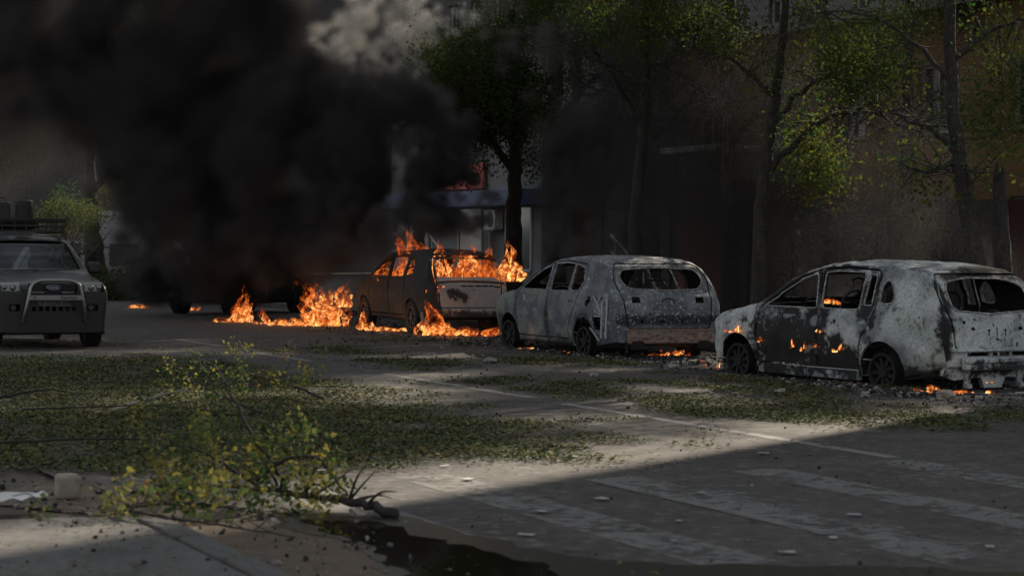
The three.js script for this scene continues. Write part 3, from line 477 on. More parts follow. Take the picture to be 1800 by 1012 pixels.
  part('emblem_mount', (() => { const e = new THREE.TorusGeometry(0.07, 0.012, 8, 24); e.scale(1.35, 0.8, 1); e.rotateY(Math.PI / 2); e.translate(-2.2, 0.96, 0); return [e, box(0.01, 0.02, 0.1, -2.2, 0.965, 0)]; })(), burntSteel, car);
  // ribs of the stripped lamp corner
  const rib = (a, b, w = 0.014) => { const d = V(...b).sub(V(...a)), g = new THREE.BoxGeometry(d.length(), w, w); g.applyQuaternion(new THREE.Quaternion().setFromUnitVectors(V(1, 0, 0), d.clone().normalize())); g.translate((a[0] + b[0]) / 2, (a[1] + b[1]) / 2, (a[2] + b[2]) / 2); return g; };
  part('corner_rib', [rib([-1.7, 1.04, -0.92], [-1.95, 0.78, -0.92]), rib([-1.92, 1.05, -0.91], [-1.62, 0.66, -0.925]), rib([-1.68, 0.73, -0.925], [-1.92, 0.73, -0.92]), rib([-1.95, 0.4, -0.915], [-1.95, 0.98, -0.9], 0.02), rib([-2.06, 0.4, -0.9], [-2.06, 1.02, -0.88], 0.02), rib([-1.6, 0.55, -0.92], [-1.9, 0.36, -0.92])], std(0.34, 0.36, 0.37, 0.85), car);
  for (const [x, z] of [[1.33, -0.8], [1.33, 0.8], [-1.34, -0.8], [-1.34, 0.8]]) { const w = new THREE.Group(); w.name = 'wheel'; w.position.set(x, 0.31, z); w.rotation.y = z < 0 ? Math.PI : 0; w.rotation.z = x; car.add(w); part('rim', rimGeometry(0.24, 0.2, 7), sootBlack, w); part('brake_disc', cyl(0.15, 0.15, 0.02, 24, 0, 0, -0.02, Math.PI / 2), rustSteel, w); }
  burntInterior(car, 0.3);
  return { car, P };
})();

// ----- the car that is on fire -----
const burningCar = (() => {
  const P = { x0: -2.2, x1: 2.2, crown: 0.03, skin: 0.028, gap: 0.012 };
  P.top = profile([[2.2, 0.66], [2.15, 0.82], [2.0, 0.95], [1.6, 1.02], [1.15, 1.07], [1.0, 1.12], [0.6, 1.38], [0.35, 1.5], [0.1, 1.57], [-0.4, 1.61], [-1.0, 1.61], [-1.5, 1.57], [-1.75, 1.5], [-1.88, 1.35], [-2.0, 1.1], [-2.08, 1.0], [-2.15, 0.95], [-2.2, 0.75]]);
  P.bottom = profile([[2.2, 0.4], [1.9, 0.26], [-1.6, 0.26], [-2.2, 0.36]]);
  P.width = profile([[2.2, 0.5], [2.1, 0.7], [1.9, 0.82], [1.5, 0.88], [-1.5, 0.89], [-1.9, 0.87], [-2.1, 0.82], [-2.2, 0.76]]);
  P.side = darkWreck.P.side; P.corner = darkWreck.P.corner; P.stations = [...range(2.2, 1.9, 8), ...range(1.85, 0.9, 12), ...range(0.85, -1.5, 34), ...range(-1.55, -2.2, 20)].reverse();
  P.warp = crumple(0.02, 14); P.arches = [[1.3, 0.32, 0.36], [-1.3, 0.32, 0.36]];
  P.sideWindows = [rounded([[0.86, 1.1], [0.56, 1.29], [0.3, 1.42], [0.1, 1.47], [0.0, 1.09]], 0.04), rounded([[-0.14, 1.09], [-0.05, 1.48], [-0.4, 1.5], [-0.78, 1.5], [-0.82, 1.1]], 0.04), rounded([[-0.92, 1.12], [-0.9, 1.48], [-1.15, 1.44], [-1.3, 1.16]], 0.04)];
  P.rearWindow = rounded([[-0.62, 1.1], [-0.62, 1.3], [-0.56, 1.44], [0.56, 1.44], [0.62, 1.3], [0.62, 1.1]], 0.06);
  P.frontWindow = rounded([[-0.6, 1.18], [-0.52, 1.46], [0.52, 1.46], [0.6, 1.18]], 0.06); P.frontFrom = 0.2;
  P.doors = [rounded([[1.0, 0.34], [0.98, 0.98], [0.86, 1.13], [0.55, 1.34], [0.28, 1.47], [0.06, 1.53], [-0.06, 1.09], [-0.05, 0.34]], 0.06), rounded([[-0.09, 0.34], [-0.11, 1.09], [0.0, 1.535], [-0.4, 1.555], [-0.86, 1.54], [-0.88, 1.09], [-0.95, 0.75], [-0.84, 0.34]], 0.06)];
  P.tailgate = rounded([[-0.62, 0.5], [-0.68, 1.05], [-0.68, 1.3], [-0.6, 1.5], [0.6, 1.5], [0.68, 1.3], [0.68, 1.05], [0.62, 0.5]], 0.06); P.tailDepth = 0.6;
  P.holes = []; for (const s of [-1, 1]) P.holes.push(prism(rounded([[0.58 * s - 0.06, 0.9], [0.58 * s + 0.06, 0.9], [0.58 * s + 0.06, 0.93], [0.58 * s - 0.06, 0.93]], 0.01), 0.3, 'x', -2.4));
  for (const z of [-0.12, 0.02, 0.18, 0.32, 0.46]) P.holes.push(box(0.3, 0.028, 0.12, -2.18, 0.93, z)); // slots of the tailgate that the fire shows through
  P.holes.push(cyl(0.045, 0.045, 0.4, 16, -2.0, 0.83, -0.84, Math.PI / 2, 0.0));
  const map = atlasMap((x, y, z, f) => {
    const n = burnField(x + 9, y + 2, z); let c = f === 'end' ? [0.22, 0.225, 0.23] : [0.016, 0.016, 0.016];
    if (f === 'side' && x < 0.1 && y < 1.05) c = lerp3(c, [0.035, 0.035, 0.03], sstep(0, 0.25, n.big + 0.5 * n.mid));
    let s = f === 'end' ? Math.max(1.2 * (1 - Math.abs(z + 0.8) / 0.22), 0.55 * spot(z, y, -0.2, 0.74, 0.35, 0.2), 1.0 * (1 - (y - 0.3) / 0.24), 0.8 * (1 - Math.abs(y - 1.5) / 0.2)) : 0.25 - 0.8 * spot(x, y, -0.45, 0.75, 0.45, 0.4);
    c = lerp3(c, [0.014, 0.014, 0.014], sstep(0.1, 0.5, s + 0.9 * n.mid + 0.4 * n.fine));
    const k = 1 + 0.3 * n.fine; return [c[0] * k, c[1] * k, c[2] * k];
  });
  const metal = burnt(map), car = thing('burning_car', 'SUV on fire with flames pouring from its windows and tailgate', 'car', street(16.0, 39.2, 0), HEADING_AWAY);
  for (const [name, g] of carPanels(P)) panel(name, g, metal, sootLining, car);
  part('rear_bumper', [rbox(0.16, 0.2, 1.5, 0.05, -2.2, 0.42, 0)], metal, car).geometry = geo(prep(join([rbox(0.16, 0.2, 1.5, 0.05, -2.2, 0.42, 0)])));
  for (const [x, z] of [[1.3, -0.78], [1.3, 0.78], [-1.3, -0.78], [-1.3, 0.78]]) { const w = new THREE.Group(); w.name = 'wheel'; w.position.set(x, 0.31, z); w.rotation.y = z < 0 ? Math.PI : 0; car.add(w); part('tyre', tyreGeometry(0.33, 0.2), sootBlack, w); part('rim', rimGeometry(0.21, 0.18, 7), burntSteel, w); }
  part('mud_flap', rbox(0.02, 0.22, 0.2, 0.008, -1.85, 0.32, -0.78), std(0.2, 0.2, 0.2, 0.8), car);
  burntInterior(car, 0.3);
  return car;
})();
// a farther wreck behind the smoke, down the street
{ const c = burningCar.clone(); c.name = numbered('burning_car'); c.position.copy(street(15.3, 49.6, 0)); c.rotation.y = HEADING_AWAY + 0.1; tag(c, 'smoke-hidden burnt car farthest down the street behind the dark plume', 'car'); scene.add(c); }
// ----- the grey off-roader standing at the left, facing the camera -----
const fonts = new FontLoader();
const fontBold = await fonts.loadAsync('fonts/droid/droid_sans_bold.typeface.json');
const fontSerif = await fonts.loadAsync('fonts/droid/droid_serif_bold.typeface.json');
{
  const P = { x0: -2.2, x1: 2.18, crown: 0.03, skin: 0.03, gap: 0.006 };
  P.top = profile([[2.18, 0.72], [2.15, 0.86], [2.08, 0.98], [1.95, 1.04], [1.6, 1.1], [1.15, 1.16], [1.02, 1.2], [0.7, 1.46], [0.4, 1.68], [0.25, 1.74], [0, 1.775], [-0.6, 1.79], [-1.5, 1.78], [-1.95, 1.7], [-2.1, 1.3], [-2.15, 1.05], [-2.2, 0.8]]);
  P.bottom = profile([[2.18, 0.26], [1.9, 0.22], [1.5, 0.26], [-1.6, 0.32], [-2.2, 0.45]]);
  P.width = profile([[2.18, 0.78], [2.14, 0.85], [2.0, 0.895], [1.6, 0.91], [-1.8, 0.91], [-2.1, 0.88], [-2.2, 0.82]]);
  P.side = (y) => { const b = 1.14; if (y < 0.8) return 0.96 + 0.04 * sstep(0.3, 0.8, y); if (y < b) return 1 - 0.04 * sstep(0.8, b, y); return 0.96 - 0.4 * (y - b); };
  P.corner = profile([[2.18, 0.07], [1.9, 0.09], [1.2, 0.08], [0.9, 0.06], [0.3, 0.1], [-1.9, 0.1], [-2.2, 0.08]]);
  P.stations = [...range(2.18, 1.9, 12), ...range(1.85, 0.95, 12), ...range(0.9, -1.8, 34), ...range(-1.85, -2.2, 12)].reverse();
  P.arches = [[1.33, 0.36, 0.42], [-1.33, 0.36, 0.42]];
  P.sideWindows = [rounded([[0.82, 1.22], [0.42, 1.56], [0.1, 1.65], [0.0, 1.2]], 0.04), rounded([[-0.1, 1.2], [-0.04, 1.66], [-0.9, 1.66], [-0.95, 1.2]], 0.04), rounded([[-1.05, 1.22], [-1.03, 1.64], [-1.75, 1.6], [-1.85, 1.24]], 0.05)];
  P.rearWindow = rounded([[-0.62, 1.2], [-0.56, 1.6], [0.56, 1.6], [0.62, 1.2]], 0.06);
  P.frontWindow = rounded([[-0.73, 1.235], [-0.61, 1.69], [-0.3, 1.71], [0.3, 1.71], [0.61, 1.69], [0.73, 1.235], [0.3, 1.215], [-0.3, 1.215]], 0.05); P.frontFrom = 0.1;
  P.doors = [rounded([[1.0, 0.4], [0.98, 1.1], [0.84, 1.24], [0.44, 1.6], [0.08, 1.72], [-0.05, 1.2], [-0.03, 0.4]], 0.05), rounded([[-0.07, 0.4], [-0.08, 1.2], [0.02, 1.725], [-0.98, 1.73], [-1.0, 1.2], [-1.0, 0.7], [-0.88, 0.4]], 0.05)];
  P.hood = rounded([[2.0, -0.7], [2.1, -0.45], [2.13, 0], [2.1, 0.45], [2.0, 0.7], [1.2, 0.8], [1.08, 0.6], [1.05, 0], [1.08, -0.6], [1.2, -0.8]], 0.06);
  P.holes = [prism(rounded([[-0.36, 0.86], [-0.4, 1.0], [-0.36, 1.045], [0.36, 1.045], [0.4, 1.0], [0.36, 0.86]], 0.03), 0.4, 'x', 2.02)];
  for (const s of [-1, 1]) P.holes.push(prism(rounded([[0.47 * s, 0.88], [0.49 * s, 1.03], [0.82 * s, 1.05], [0.83 * s, 0.9]], 0.05), 0.3, 'x', 1.95));
  for (let k = -3; k <= 3; k++) P.holes.push(prism(rounded([[k * 0.105 - 0.034, 0.6], [k * 0.105 + 0.034, 0.6], [k * 0.105 + 0.034, 0.67], [k * 0.105 - 0.034, 0.67]], 0.014), 0.3, 'x', 2.05));
  for (const s of [-1, 1]) P.holes.push(prism(rounded([[0.62 * s - 0.09, 0.6], [0.62 * s + 0.09, 0.6], [0.62 * s + 0.09, 0.71], [0.62 * s - 0.09, 0.71]], 0.03), 0.3, 'x', 1.98));
  const dirt = tileFbm(411, 6, 5);
  const bodyPaint = new THREE.MeshPhysicalMaterial({ map: texture(512, 512, (u, v) => { const n = dirt(u, v), k = 0.036 + 0.016 * (n - 0.5); return [k, k * 1.03, k * 1.04]; }), roughness: 0.38, metalness: 0.25, clearcoat: 0.15, clearcoatRoughness: 0.3 });
  const cladding = new THREE.MeshStandardMaterial({ map: texture(512, 512, (u, v) => { const n = dirt(v, u), k = 0.013 + 0.013 * (n - 0.4); return [k * 1.02, k, k * 0.97]; }), roughness: 0.78 });
  const glass = new THREE.MeshPhysicalMaterial({ color: C(0.3, 0.34, 0.35), roughness: 0.03, transmission: 1, ior: 1.5 }), black = std(0.005, 0.005, 0.0055, 0.6), chrome = std(0.2, 0.205, 0.21, 0.35, 0.9), rubber = std(0.007, 0.007, 0.007, 0.9);
  const car = thing('off_road_car', 'dusty grey off-road SUV with chrome bull bar and loaded roof rack', 'car', street(7.16, 35.4, 0.0), HEADING_NEAR + 0.02);
  for (const [name, g] of carPanels(P)) {
    if (name !== 'body') { panel(name, g, bodyPaint, cladding, car); continue; }
    const low = op(g, box(6, 1, 3, 0, 0.45, 0), INTERSECTION), high = op(g, box(6, 1, 3, 0, 0.453, 0), SUBTRACTION);
    part('lower_cladding', geo(low), cladding, car); panel('body', high, bodyPaint, cladding, car);
  }
  // glass panes that follow the openings
  const pane = (pts, z) => { const g = new THREE.ShapeGeometry(new THREE.Shape(pts.map((p) => new THREE.Vector2(...p)))), q = g.attributes.position; for (let i = 0; i < q.count; i++) q.setZ(i, z * (P.side(q.getY(i)) * 0.91 - 0.012)); g.computeVertexNormals(); return g; };
  for (const w of P.sideWindows) for (const s of [-1, 1]) part('side_window', pane(w, s), glass, car);
  { const n = 16, pos = [], uv = [], idx = []; for (let j = 0; j <= n; j++) for (let i = 0; i <= n; i++) { const t = j / n, y = 1.2 + 0.52 * t, hw = 0.75 - 0.13 * t, z = (i / n * 2 - 1) * hw; let x = 1.02; for (let k = 0; k < 40; k++) { if (P.top(x) + 0.0 >= y) break; x -= 0.02; } x += 0.005 - 0.12 * (z / hw) ** 2 * 0.3; pos.push(x, y, z); uv.push(i / n, t); } for (let j = 0; j < n; j++) for (let i = 0; i < n; i++) { const a = j * (n + 1) + i; idx.push(a, a + n + 1, a + 1, a + 1, a + n + 1, a + n + 2); }
    const g = new THREE.BufferGeometry(); g.setAttribute('position', new THREE.Float32BufferAttribute(pos, 3)); g.setAttribute('uv', new THREE.Float32BufferAttribute(uv, 2)); g.setIndex(idx); g.computeVertexNormals(); part('windscreen', g, glass, car); }
  for (const s of [-1, 1]) {
    const h = part('headlight', rbox(0.06, 0.16, 0.32, 0.03, 2.0, 0.965, 0.655 * s, -0.16 * s), std(0.3, 0.31, 0.32, 0.25, 0.7), car);
    part('lens', rbox(0.02, 0.18, 0.37, 0.009, 2.07, 0.965, 0.655 * s, -0.2 * s), new THREE.MeshPhysicalMaterial({ color: C(0.9, 0.92, 0.92), roughness: 0.08, transmission: 1 }), h);
    part('reflector', new THREE.SphereGeometry(0.055, 16, 12).translate(2.02, 0.965, 0.62 * s), chrome, h); part('reflector', new THREE.SphereGeometry(0.04, 16, 12).translate(2.02, 0.965, 0.75 * s), chrome, h);
    const mi = part('door_mirror', [(() => { const g = new RoundedBoxGeometry(0.13, 0.19, 0.23, 3, 0.055); g.translate(0.82, 1.27, 0.99 * s); return g; })(), tube([V(0.84, 1.2, 0.84 * s), V(0.82, 1.22, 0.94 * s)], 0.03, 8)], black, car);
    part('fog_lamp', [cyl(0.045, 0.045, 0.03, 18, 2.06, 0.655, 0.62 * s, 0, Math.PI / 2)], std(0.03, 0.03, 0.03, 0.35, 0.2), car);
    part('wheel_arch', (() => { const g = new THREE.TorusGeometry(0.43, 0.035, 8, 30, Math.PI); g.translate(1.33, 0.37, 0.88 * s); return g; })(), cladding, car);
  }
  part('grille', [...[0.9, 0.95, 1.0].map((y) => box(0.02, 0.016, 0.72, 2.06, y, 0)), box(0.02, 0.17, 0.74, 2.03, 0.95, 0)], black, car);
  for (const s of [-1, 1]) part('grille_bar', rbox(0.02, 0.03, 0.2, 0.006, 2.1, 0.89, 0.24 * s), std(0.1, 0.1, 0.1, 0.4, 0.4), car);
  const badge = part('badge', (() => { const g = new THREE.CylinderGeometry(1, 1, 0.02, 30); g.rotateZ(Math.PI / 2); g.scale(1, 0.042, 0.105); g.translate(2.11, 0.97, 0); return g; })(), std(0.03, 0.05, 0.1, 0.25, 0.2), car);
  part('badge_rim', (() => { const g = new THREE.TorusGeometry(1, 0.09, 8, 36); g.rotateY(Math.PI / 2); g.scale(0.08, 0.042, 0.105); g.translate(2.121, 0.97, 0); return g; })(), chrome, badge);
  const text = (str, size, font, x, y, depth = 0.004) => { const g = new TextGeometry(str, { font, size, depth, curveSegments: 4, bevelEnabled: false }); g.computeBoundingBox(); const b = g.boundingBox; g.translate(-(b.min.x + b.max.x) / 2, -(b.min.y + b.max.y) / 2, 0); g.rotateY(Math.PI / 2); g.translate(x, y, 0); return g; };
  part('lettering', text('Ford', 0.045, fontSerif, 2.121, 0.97), chrome, badge);
  // bull bar
  const bar = part('bull_bar', [tube(curve([[2.2, 0.42, -0.5], [2.27, 0.6, -0.47], [2.29, 0.85, -0.42], [2.28, 1.0, -0.38], [2.26, 1.07, -0.28], [2.26, 1.085, 0], [2.26, 1.07, 0.28], [2.28, 1.0, 0.38], [2.29, 0.85, 0.42], [2.27, 0.6, 0.47], [2.2, 0.42, 0.5]], 60), 0.03, 12), tube([V(2.05, 0.5, -0.44), V(2.22, 0.48, -0.48)], 0.025, 8), tube([V(2.05, 0.5, 0.44), V(2.22, 0.48, 0.48)], 0.025, 8)], chrome, car);
  const strip = part('bar_plate', rbox(0.012, 0.075, 0.86, 0.004, 2.315, 0.815, 0), std(0.17, 0.17, 0.165, 0.6), bar);
  part('lettering', [text('Charitos', 0.048, fontBold, 2.322, 0.818).translate(0, 0, -0.2), text('II', 0.04, fontSerif, 2.322, 0.818).translate(0, 0, 0.34)], std(0.015, 0.015, 0.015, 0.6), strip);
  const plate = part('number_plate', rbox(0.012, 0.115, 0.52, 0.004, 2.19, 0.735, 0), std(0.06, 0.06, 0.058, 0.65), car);
  part('lettering', text('CE 5294 HA', 0.075, fontBold, 2.197, 0.735), std(0.008, 0.008, 0.008, 0.6), plate);
  part('wiper', [tube([V(1.12, 1.22, 0.1), V(1.07, 1.235, -0.62)], 0.01, 6), tube([V(1.12, 1.22, 0.62), V(1.07, 1.235, 0.0)], 0.01, 6)], black, car);
  for (const [x, z] of [[1.33, -0.8], [1.33, 0.8], [-1.33, -0.8], [-1.33, 0.8]]) { const w = new THREE.Group(); w.name = 'wheel'; w.position.set(x, 0.365, z); w.rotation.y = z < 0 ? Math.PI : 0; car.add(w); part('tyre', tyreGeometry(0.36, 0.25), rubber, w); part('rim', rimGeometry(0.23, 0.2, 5), std(0.03, 0.03, 0.03, 0.5, 0.4), w); }
  const fabric = std(0.012, 0.012, 0.014, 0.95);
  for (const z of [-0.38, 0.38]) part('seat', [rbox(0.5, 0.16, 0.5, 0.05, 0.0, 0.75, z), rbox(0.16, 0.62, 0.48, 0.06, -0.28, 1.12, z, 0, 0.15), rbox(0.1, 0.18, 0.27, 0.04, -0.36, 1.52, z)], fabric, car);
  part('dashboard', [rbox(0.45, 0.22, 1.5, 0.06, 0.86, 1.08, 0)], std(0.007, 0.007, 0.008, 0.8), car);
  { const w = new THREE.TorusGeometry(0.19, 0.016, 8, 30); w.rotateY(Math.PI / 2); w.rotateZ(-0.45); w.translate(0.52, 1.2, -0.38); part('steering_wheel', w, black, car); }
  part('axle', [tube([V(1.33, 0.34, -0.75), V(1.33, 0.34, 0.75)], 0.045, 8), rbox(0.7, 0.16, 0.8, 0.05, 1.2, 0.4, 0)], rubber, car);
  // roof rack: basket of tubes on rails
  const steel = std(0.006, 0.006, 0.0065, 0.6, 0.1), rack = [];
  for (const s of [-1, 1]) { rack.push(tube([V(0.2, 1.86, 0.6 * s), V(-1.7, 1.86, 0.6 * s)], 0.022, 8), tube([V(0.2, 2.04, 0.64 * s), V(-1.7, 2.04, 0.64 * s)], 0.02, 8)); for (const x of [0.2, -0.4, -1.05, -1.7]) rack.push(tube([V(x, 1.79, 0.6 * s), V(x, 2.04, 0.64 * s)], 0.016, 6)); }
  for (let k = 0; k < 9; k++) rack.push(box(0.05, 0.02, 1.2, 0.2 - k * 0.237, 1.875, 0));
  for (const y of [1.95, 2.04]) rack.push(tube([V(0.2, y, -0.63), V(0.2, y, 0.63)], 0.018, 8)); for (let k = -3; k <= 3; k++) rack.push(tube([V(0.2, 1.86, k * 0.2), V(0.2, 2.04, k * 0.2)], 0.01, 6)); rack.push(box(0.02, 0.03, 1.46, 0.22, 2.07, 0));
  part('roof_rack', rack, steel, car);
  part('roof_rail', [tube([V(0.25, 1.8, -0.55), V(-1.7, 1.81, -0.55)], 0.015, 6), tube([V(0.25, 1.8, 0.55), V(-1.7, 1.81, 0.55)], 0.015, 6)], chrome, car);
  car.updateMatrixWorld();
  const place = (x, y, z) => V(x, y, z).applyMatrix4(car.matrixWorld);
  // what the rack carries
  const keg = single('cargo_drum', [new THREE.LatheGeometry([[0, 0], [0.145, 0], [0.155, 0.02], [0.15, 0.06], [0.158, 0.08], [0.15, 0.1], [0.15, 0.2], [0.158, 0.22], [0.15, 0.24], [0.152, 0.31], [0.14, 0.33], [0, 0.335]].map((p) => new THREE.Vector2(...p)), 32), cyl(0.025, 0.025, 0.03, 12, 0.06, 0.345, 0)], std(0.006, 0.0062, 0.006, 0.75), 'black ribbed drum strapped upright on the SUV roof rack', 'drum');
  keg.position.copy(place(-0.1, 2.055, -0.02));
  const can = thing('jerry_can', 'black jerry can with carrying handle on the SUV roof rack', 'jerry can', place(-0.15, 2.055, 0.38), car.rotation.y);
  part('can_body', rbox(0.17, 0.3, 0.34, 0.035, 0, 0.15, 0), std(0.008, 0.0085, 0.0075, 0.65), can); part('handle', [tube(curve([[0, 0.29, -0.1], [0, 0.36, -0.08], [0, 0.365, 0], [0, 0.36, 0.08], [0, 0.29, 0.1]]), 0.011, 7)], steel, can); part('spout', cyl(0.03, 0.03, 0.06, 14, 0, 0.31, 0.13), steel, can);
  const bag = single('cargo_bag', (() => { const g = new THREE.SphereGeometry(1, 36, 24), p = g.attributes.position; for (let i = 0; i < p.count; i++) { const x = p.getX(i), y = p.getY(i), z = p.getZ(i), s = 1 + 0.22 * fbm(x * 2.2, y * 2.2, z * 2.2, 3), e = (a) => Math.sign(a) * Math.abs(a) ** 0.55; p.setXYZ(i, e(x) * 0.5 * s, e(y) * 0.1 * s, e(z) * 0.44 * s); } g.computeVertexNormals(); return g; })(), std(0.012, 0.012, 0.0105, 0.95), 'dark crumpled duffel bag lying in the SUV roof basket', 'bag');
  bag.position.copy(place(-1.0, 1.99, 0)); bag.rotation.y = car.rotation.y;
}
// ---------- buildings ----------
const plaster = (r, g, b, sd) => { const a = tileFbm(sd, 5, 5), c = tileFbm(sd + 31, 40, 3); return new THREE.MeshStandardMaterial({ map: texture(512, 512, (u, v) => { const k = 0.8 + 0.55 * (a(u, v) - 0.4) + 0.25 * (c(u, v) - 0.5); return [r * k, g * k, b * k]; }), roughness: 0.93 }); };
const ochre = plaster(0.22, 0.125, 0.048, 601), paleWall = plaster(0.15, 0.16, 0.165, 611), greyWall = plaster(0.1, 0.1, 0.1, 621), darkGlass = std(0.03, 0.035, 0.04, 0.12), frameWhite = std(0.3, 0.3, 0.29, 0.6), tin = plaster(0.05, 0.05, 0.05, 631), slabEdge = plaster(0.28, 0.27, 0.25, 641);
// block with real window openings; l along the street, front face at local z = 0 looking to +z
function block(name, label, q, s, len, high, deep, wall, { win = [1.3, 1.5], storey = 3, bay = 3, first = 1.1, columns = null, turn = 0 } = {}) {
  const b = thing(name, label, 'building', street(q, s, 0), HEADING_AWAY + turn);  // local +x runs away along the street, local -z faces the street
  const nb = Math.floor(len / bay), nf = Math.floor(high / storey), shape = new THREE.Shape([[0, 0], [len, 0], [len, high], [0, high]].map((p) => new THREE.Vector2(...p)));
  const wins = []; for (let f = 0; f < nf; f++) for (let i = 0; i < nb; i++) { const x = (i + 0.5) * len / nb - win[0] / 2, y = f * storey + first; if (y + win[1] > high - 0.3) continue; wins.push([x, y]); shape.holes.push(new THREE.Path([[x, y], [x, y + win[1]], [x + win[0], y + win[1]], [x + win[0], y]].map((p) => new THREE.Vector2(...p)))); }
  const g = new THREE.ExtrudeGeometry(shape, { depth: 0.35, bevelEnabled: false }); const uv = g.attributes.uv; for (let i = 0; i < uv.count; i++) uv.setXY(i, uv.getX(i) / 4, uv.getY(i) / 4);
  part('front_wall', g, wall, b);
  part('rear_wall', box(len, high, 0.3, len / 2, high / 2, deep), wall, b); part('end_wall', box(0.3, high, deep - 0.51, 0.16, high / 2, deep / 2 + 0.1), wall, b); part('end_wall', box(0.3, high, deep - 0.51, len - 0.16, high / 2, deep / 2 + 0.1), wall, b);
  part('roof', box(len + 0.8, 0.3, deep + 1.0, len / 2, high + 0.152, deep / 2), slabEdge, b);
  const frameG = join([box(win[0], 0.07, 0.07, win[0] / 2, 0.035, 0), box(win[0], 0.07, 0.07, win[0] / 2, win[1] - 0.035, 0), box(0.07, win[1] - 0.15, 0.07, 0.035, win[1] / 2, 0), box(0.07, win[1] - 0.15, 0.07, win[0] - 0.035, win[1] / 2, 0), box(0.05, win[1] - 0.15, 0.05, win[0] * 0.55, win[1] / 2, 0)]), paneG = box(win[0] - 0.02, win[1] - 0.02, 0.02, win[0] / 2, win[1] / 2, 0.05), sillG = box(win[0] + 0.2, 0.05, 0.2, win[0] / 2, -0.03, -0.24);
  for (const [x, y] of wins) { const w = new THREE.Group(); w.name = 'window'; w.position.set(x, y, 0.22); b.add(w); part('frame', frameG, frameWhite, w); part('pane', paneG, darkGlass, w); part('sill', sillG, slabEdge, w); }
  return b;
}
block('apartment_building', 'ochre plastered building behind the trees above the right wreck', 31, 30, 26, 7.6, 12, ochre, { win: [1.5, 1.7], bay: 3.6, storey: 3.3, first: 1.3 });
block('apartment_building', 'grey apartment block behind the smoke in the middle of the street', 44, 52, 60, 24, 12, greyWall, {});  // height raised on purpose to keep the sun off the far road
block('apartment_building', 'distant grey apartment block closing the street behind the black smoke', 14, 118, 34, 22, 14, greyWall, { turn: -1.2, bay: 3.4 });
// tall block to the right of the view: its shadow cuts across the crossing
block('apartment_building', 'tall apartment block beside the street, out of view at the right', 48.3, 16.45, 20, 46, 14, greyWall, { turn: 0.56, bay: 3.2 });

// small shop behind the burning car: pale wall, blue fascia, red sign, air conditioner, steps
{
  const shop = thing('shop_building', 'pale shop front with blue fascia behind the burning car', 'building', street(26, 55, 0), HEADING_AWAY);
  part('wall', box(12, 5.6, 8, 6, 2.8, 4), paleWall, shop);
  part('fascia', rbox(12.3, 0.5, 0.9, 0.05, 6, 3.12, -0.3), std(0.035, 0.06, 0.14, 0.6), shop);
  part('roof', box(12.6, 0.25, 8.8, 6, 5.73, 4), slabEdge, shop);
  for (const x of [0.6, 4.2, 8.5]) { const w = new THREE.Group(); w.name = 'window'; w.position.set(x, 1, -0.03); shop.add(w); part('frame', [box(1.8, 0.08, 0.08, 0.9, 0, 0), box(1.8, 0.08, 0.08, 0.9, 1.9, 0), box(0.08, 1.82, 0.08, 0, 0.95, 0), box(0.08, 1.82, 0.08, 1.8, 0.95, 0)], frameWhite, w); part('pane', box(1.76, 1.84, 0.02, 0.9, 0.95, 0), darkGlass, w); }
  part('pipe', tube([V(3.4, 0, -0.1), V(3.4, 3.2, -0.1)], 0.06, 8), frameWhite, shop);
  shop.updateMatrixWorld(); const put = (x, y, z) => V(x, y, z).applyMatrix4(shop.matrixWorld);
  const sign = thing('shop_sign', 'red shop sign with white strokes above the blue fascia', 'sign', put(5.6, 3.85, -0.1), HEADING_AWAY);
  part('panel', rbox(3.4, 0.8, 0.1, 0.03), std(0.5, 0.05, 0.035, 0.5), sign);
  for (let k = 0; k < 7; k++) part('letter_stroke', box(0.1, 0.42, 0.03, -1.1 + k * 0.36, 0.02, -0.065, 0, 0, k % 2 ? 0.25 : -0.1), std(0.6, 0.6, 0.58, 0.6), sign);
  const ac = thing('air_conditioner', 'white air conditioner unit with round black fan on the shop wall', 'air conditioner', put(3.0, 2.5, -0.2), HEADING_AWAY);
  part('casing', rbox(0.86, 0.6, 0.3, 0.03), std(0.55, 0.56, 0.56, 0.5), ac); part('fan_grille', [cyl(0.24, 0.24, 0.02, 30, -0.12, 0, -0.156, Math.PI / 2)], std(0.02, 0.02, 0.022, 0.6), ac); part('bracket', box(0.9, 0.04, 0.34, 0, -0.33, 0.0), std(0.1, 0.1, 0.1, 0.6), ac);
  for (const [pos, lab] of [[put(0.6, 0.1, -2.3), 'pale steps with white handrail beside the shop, left of the dark wreck'], [street(24, 44.7, 0.1), 'pale steps with white handrail, behind the dark wreck roof']]) {
    const st = thing('entrance_steps', lab, 'steps', pos, HEADING_AWAY);
    for (let k = 0; k < 5; k++) part('step', box(0.34, 0.17 * (k + 1), 1.3, -0.85 + k * 0.34, 0.085 * (k + 1), 0), concrete, st);
    part('handrail', [tube([V(-1.0, 1.0, -0.62), V(0.8, 1.9, -0.62)], 0.03, 8), ...[0, 1, 2].map((k) => tube([V(-0.9 + k * 0.75, 0.1 + k * 0.3, -0.62), V(-0.9 + k * 0.75, 1.05 + k * 0.375, -0.62)], 0.02, 6)), tube([V(-1.0, 0.6, -0.62), V(0.8, 1.5, -0.62)], 0.018, 6)], std(0.6, 0.6, 0.6, 0.5), st);
  }
}
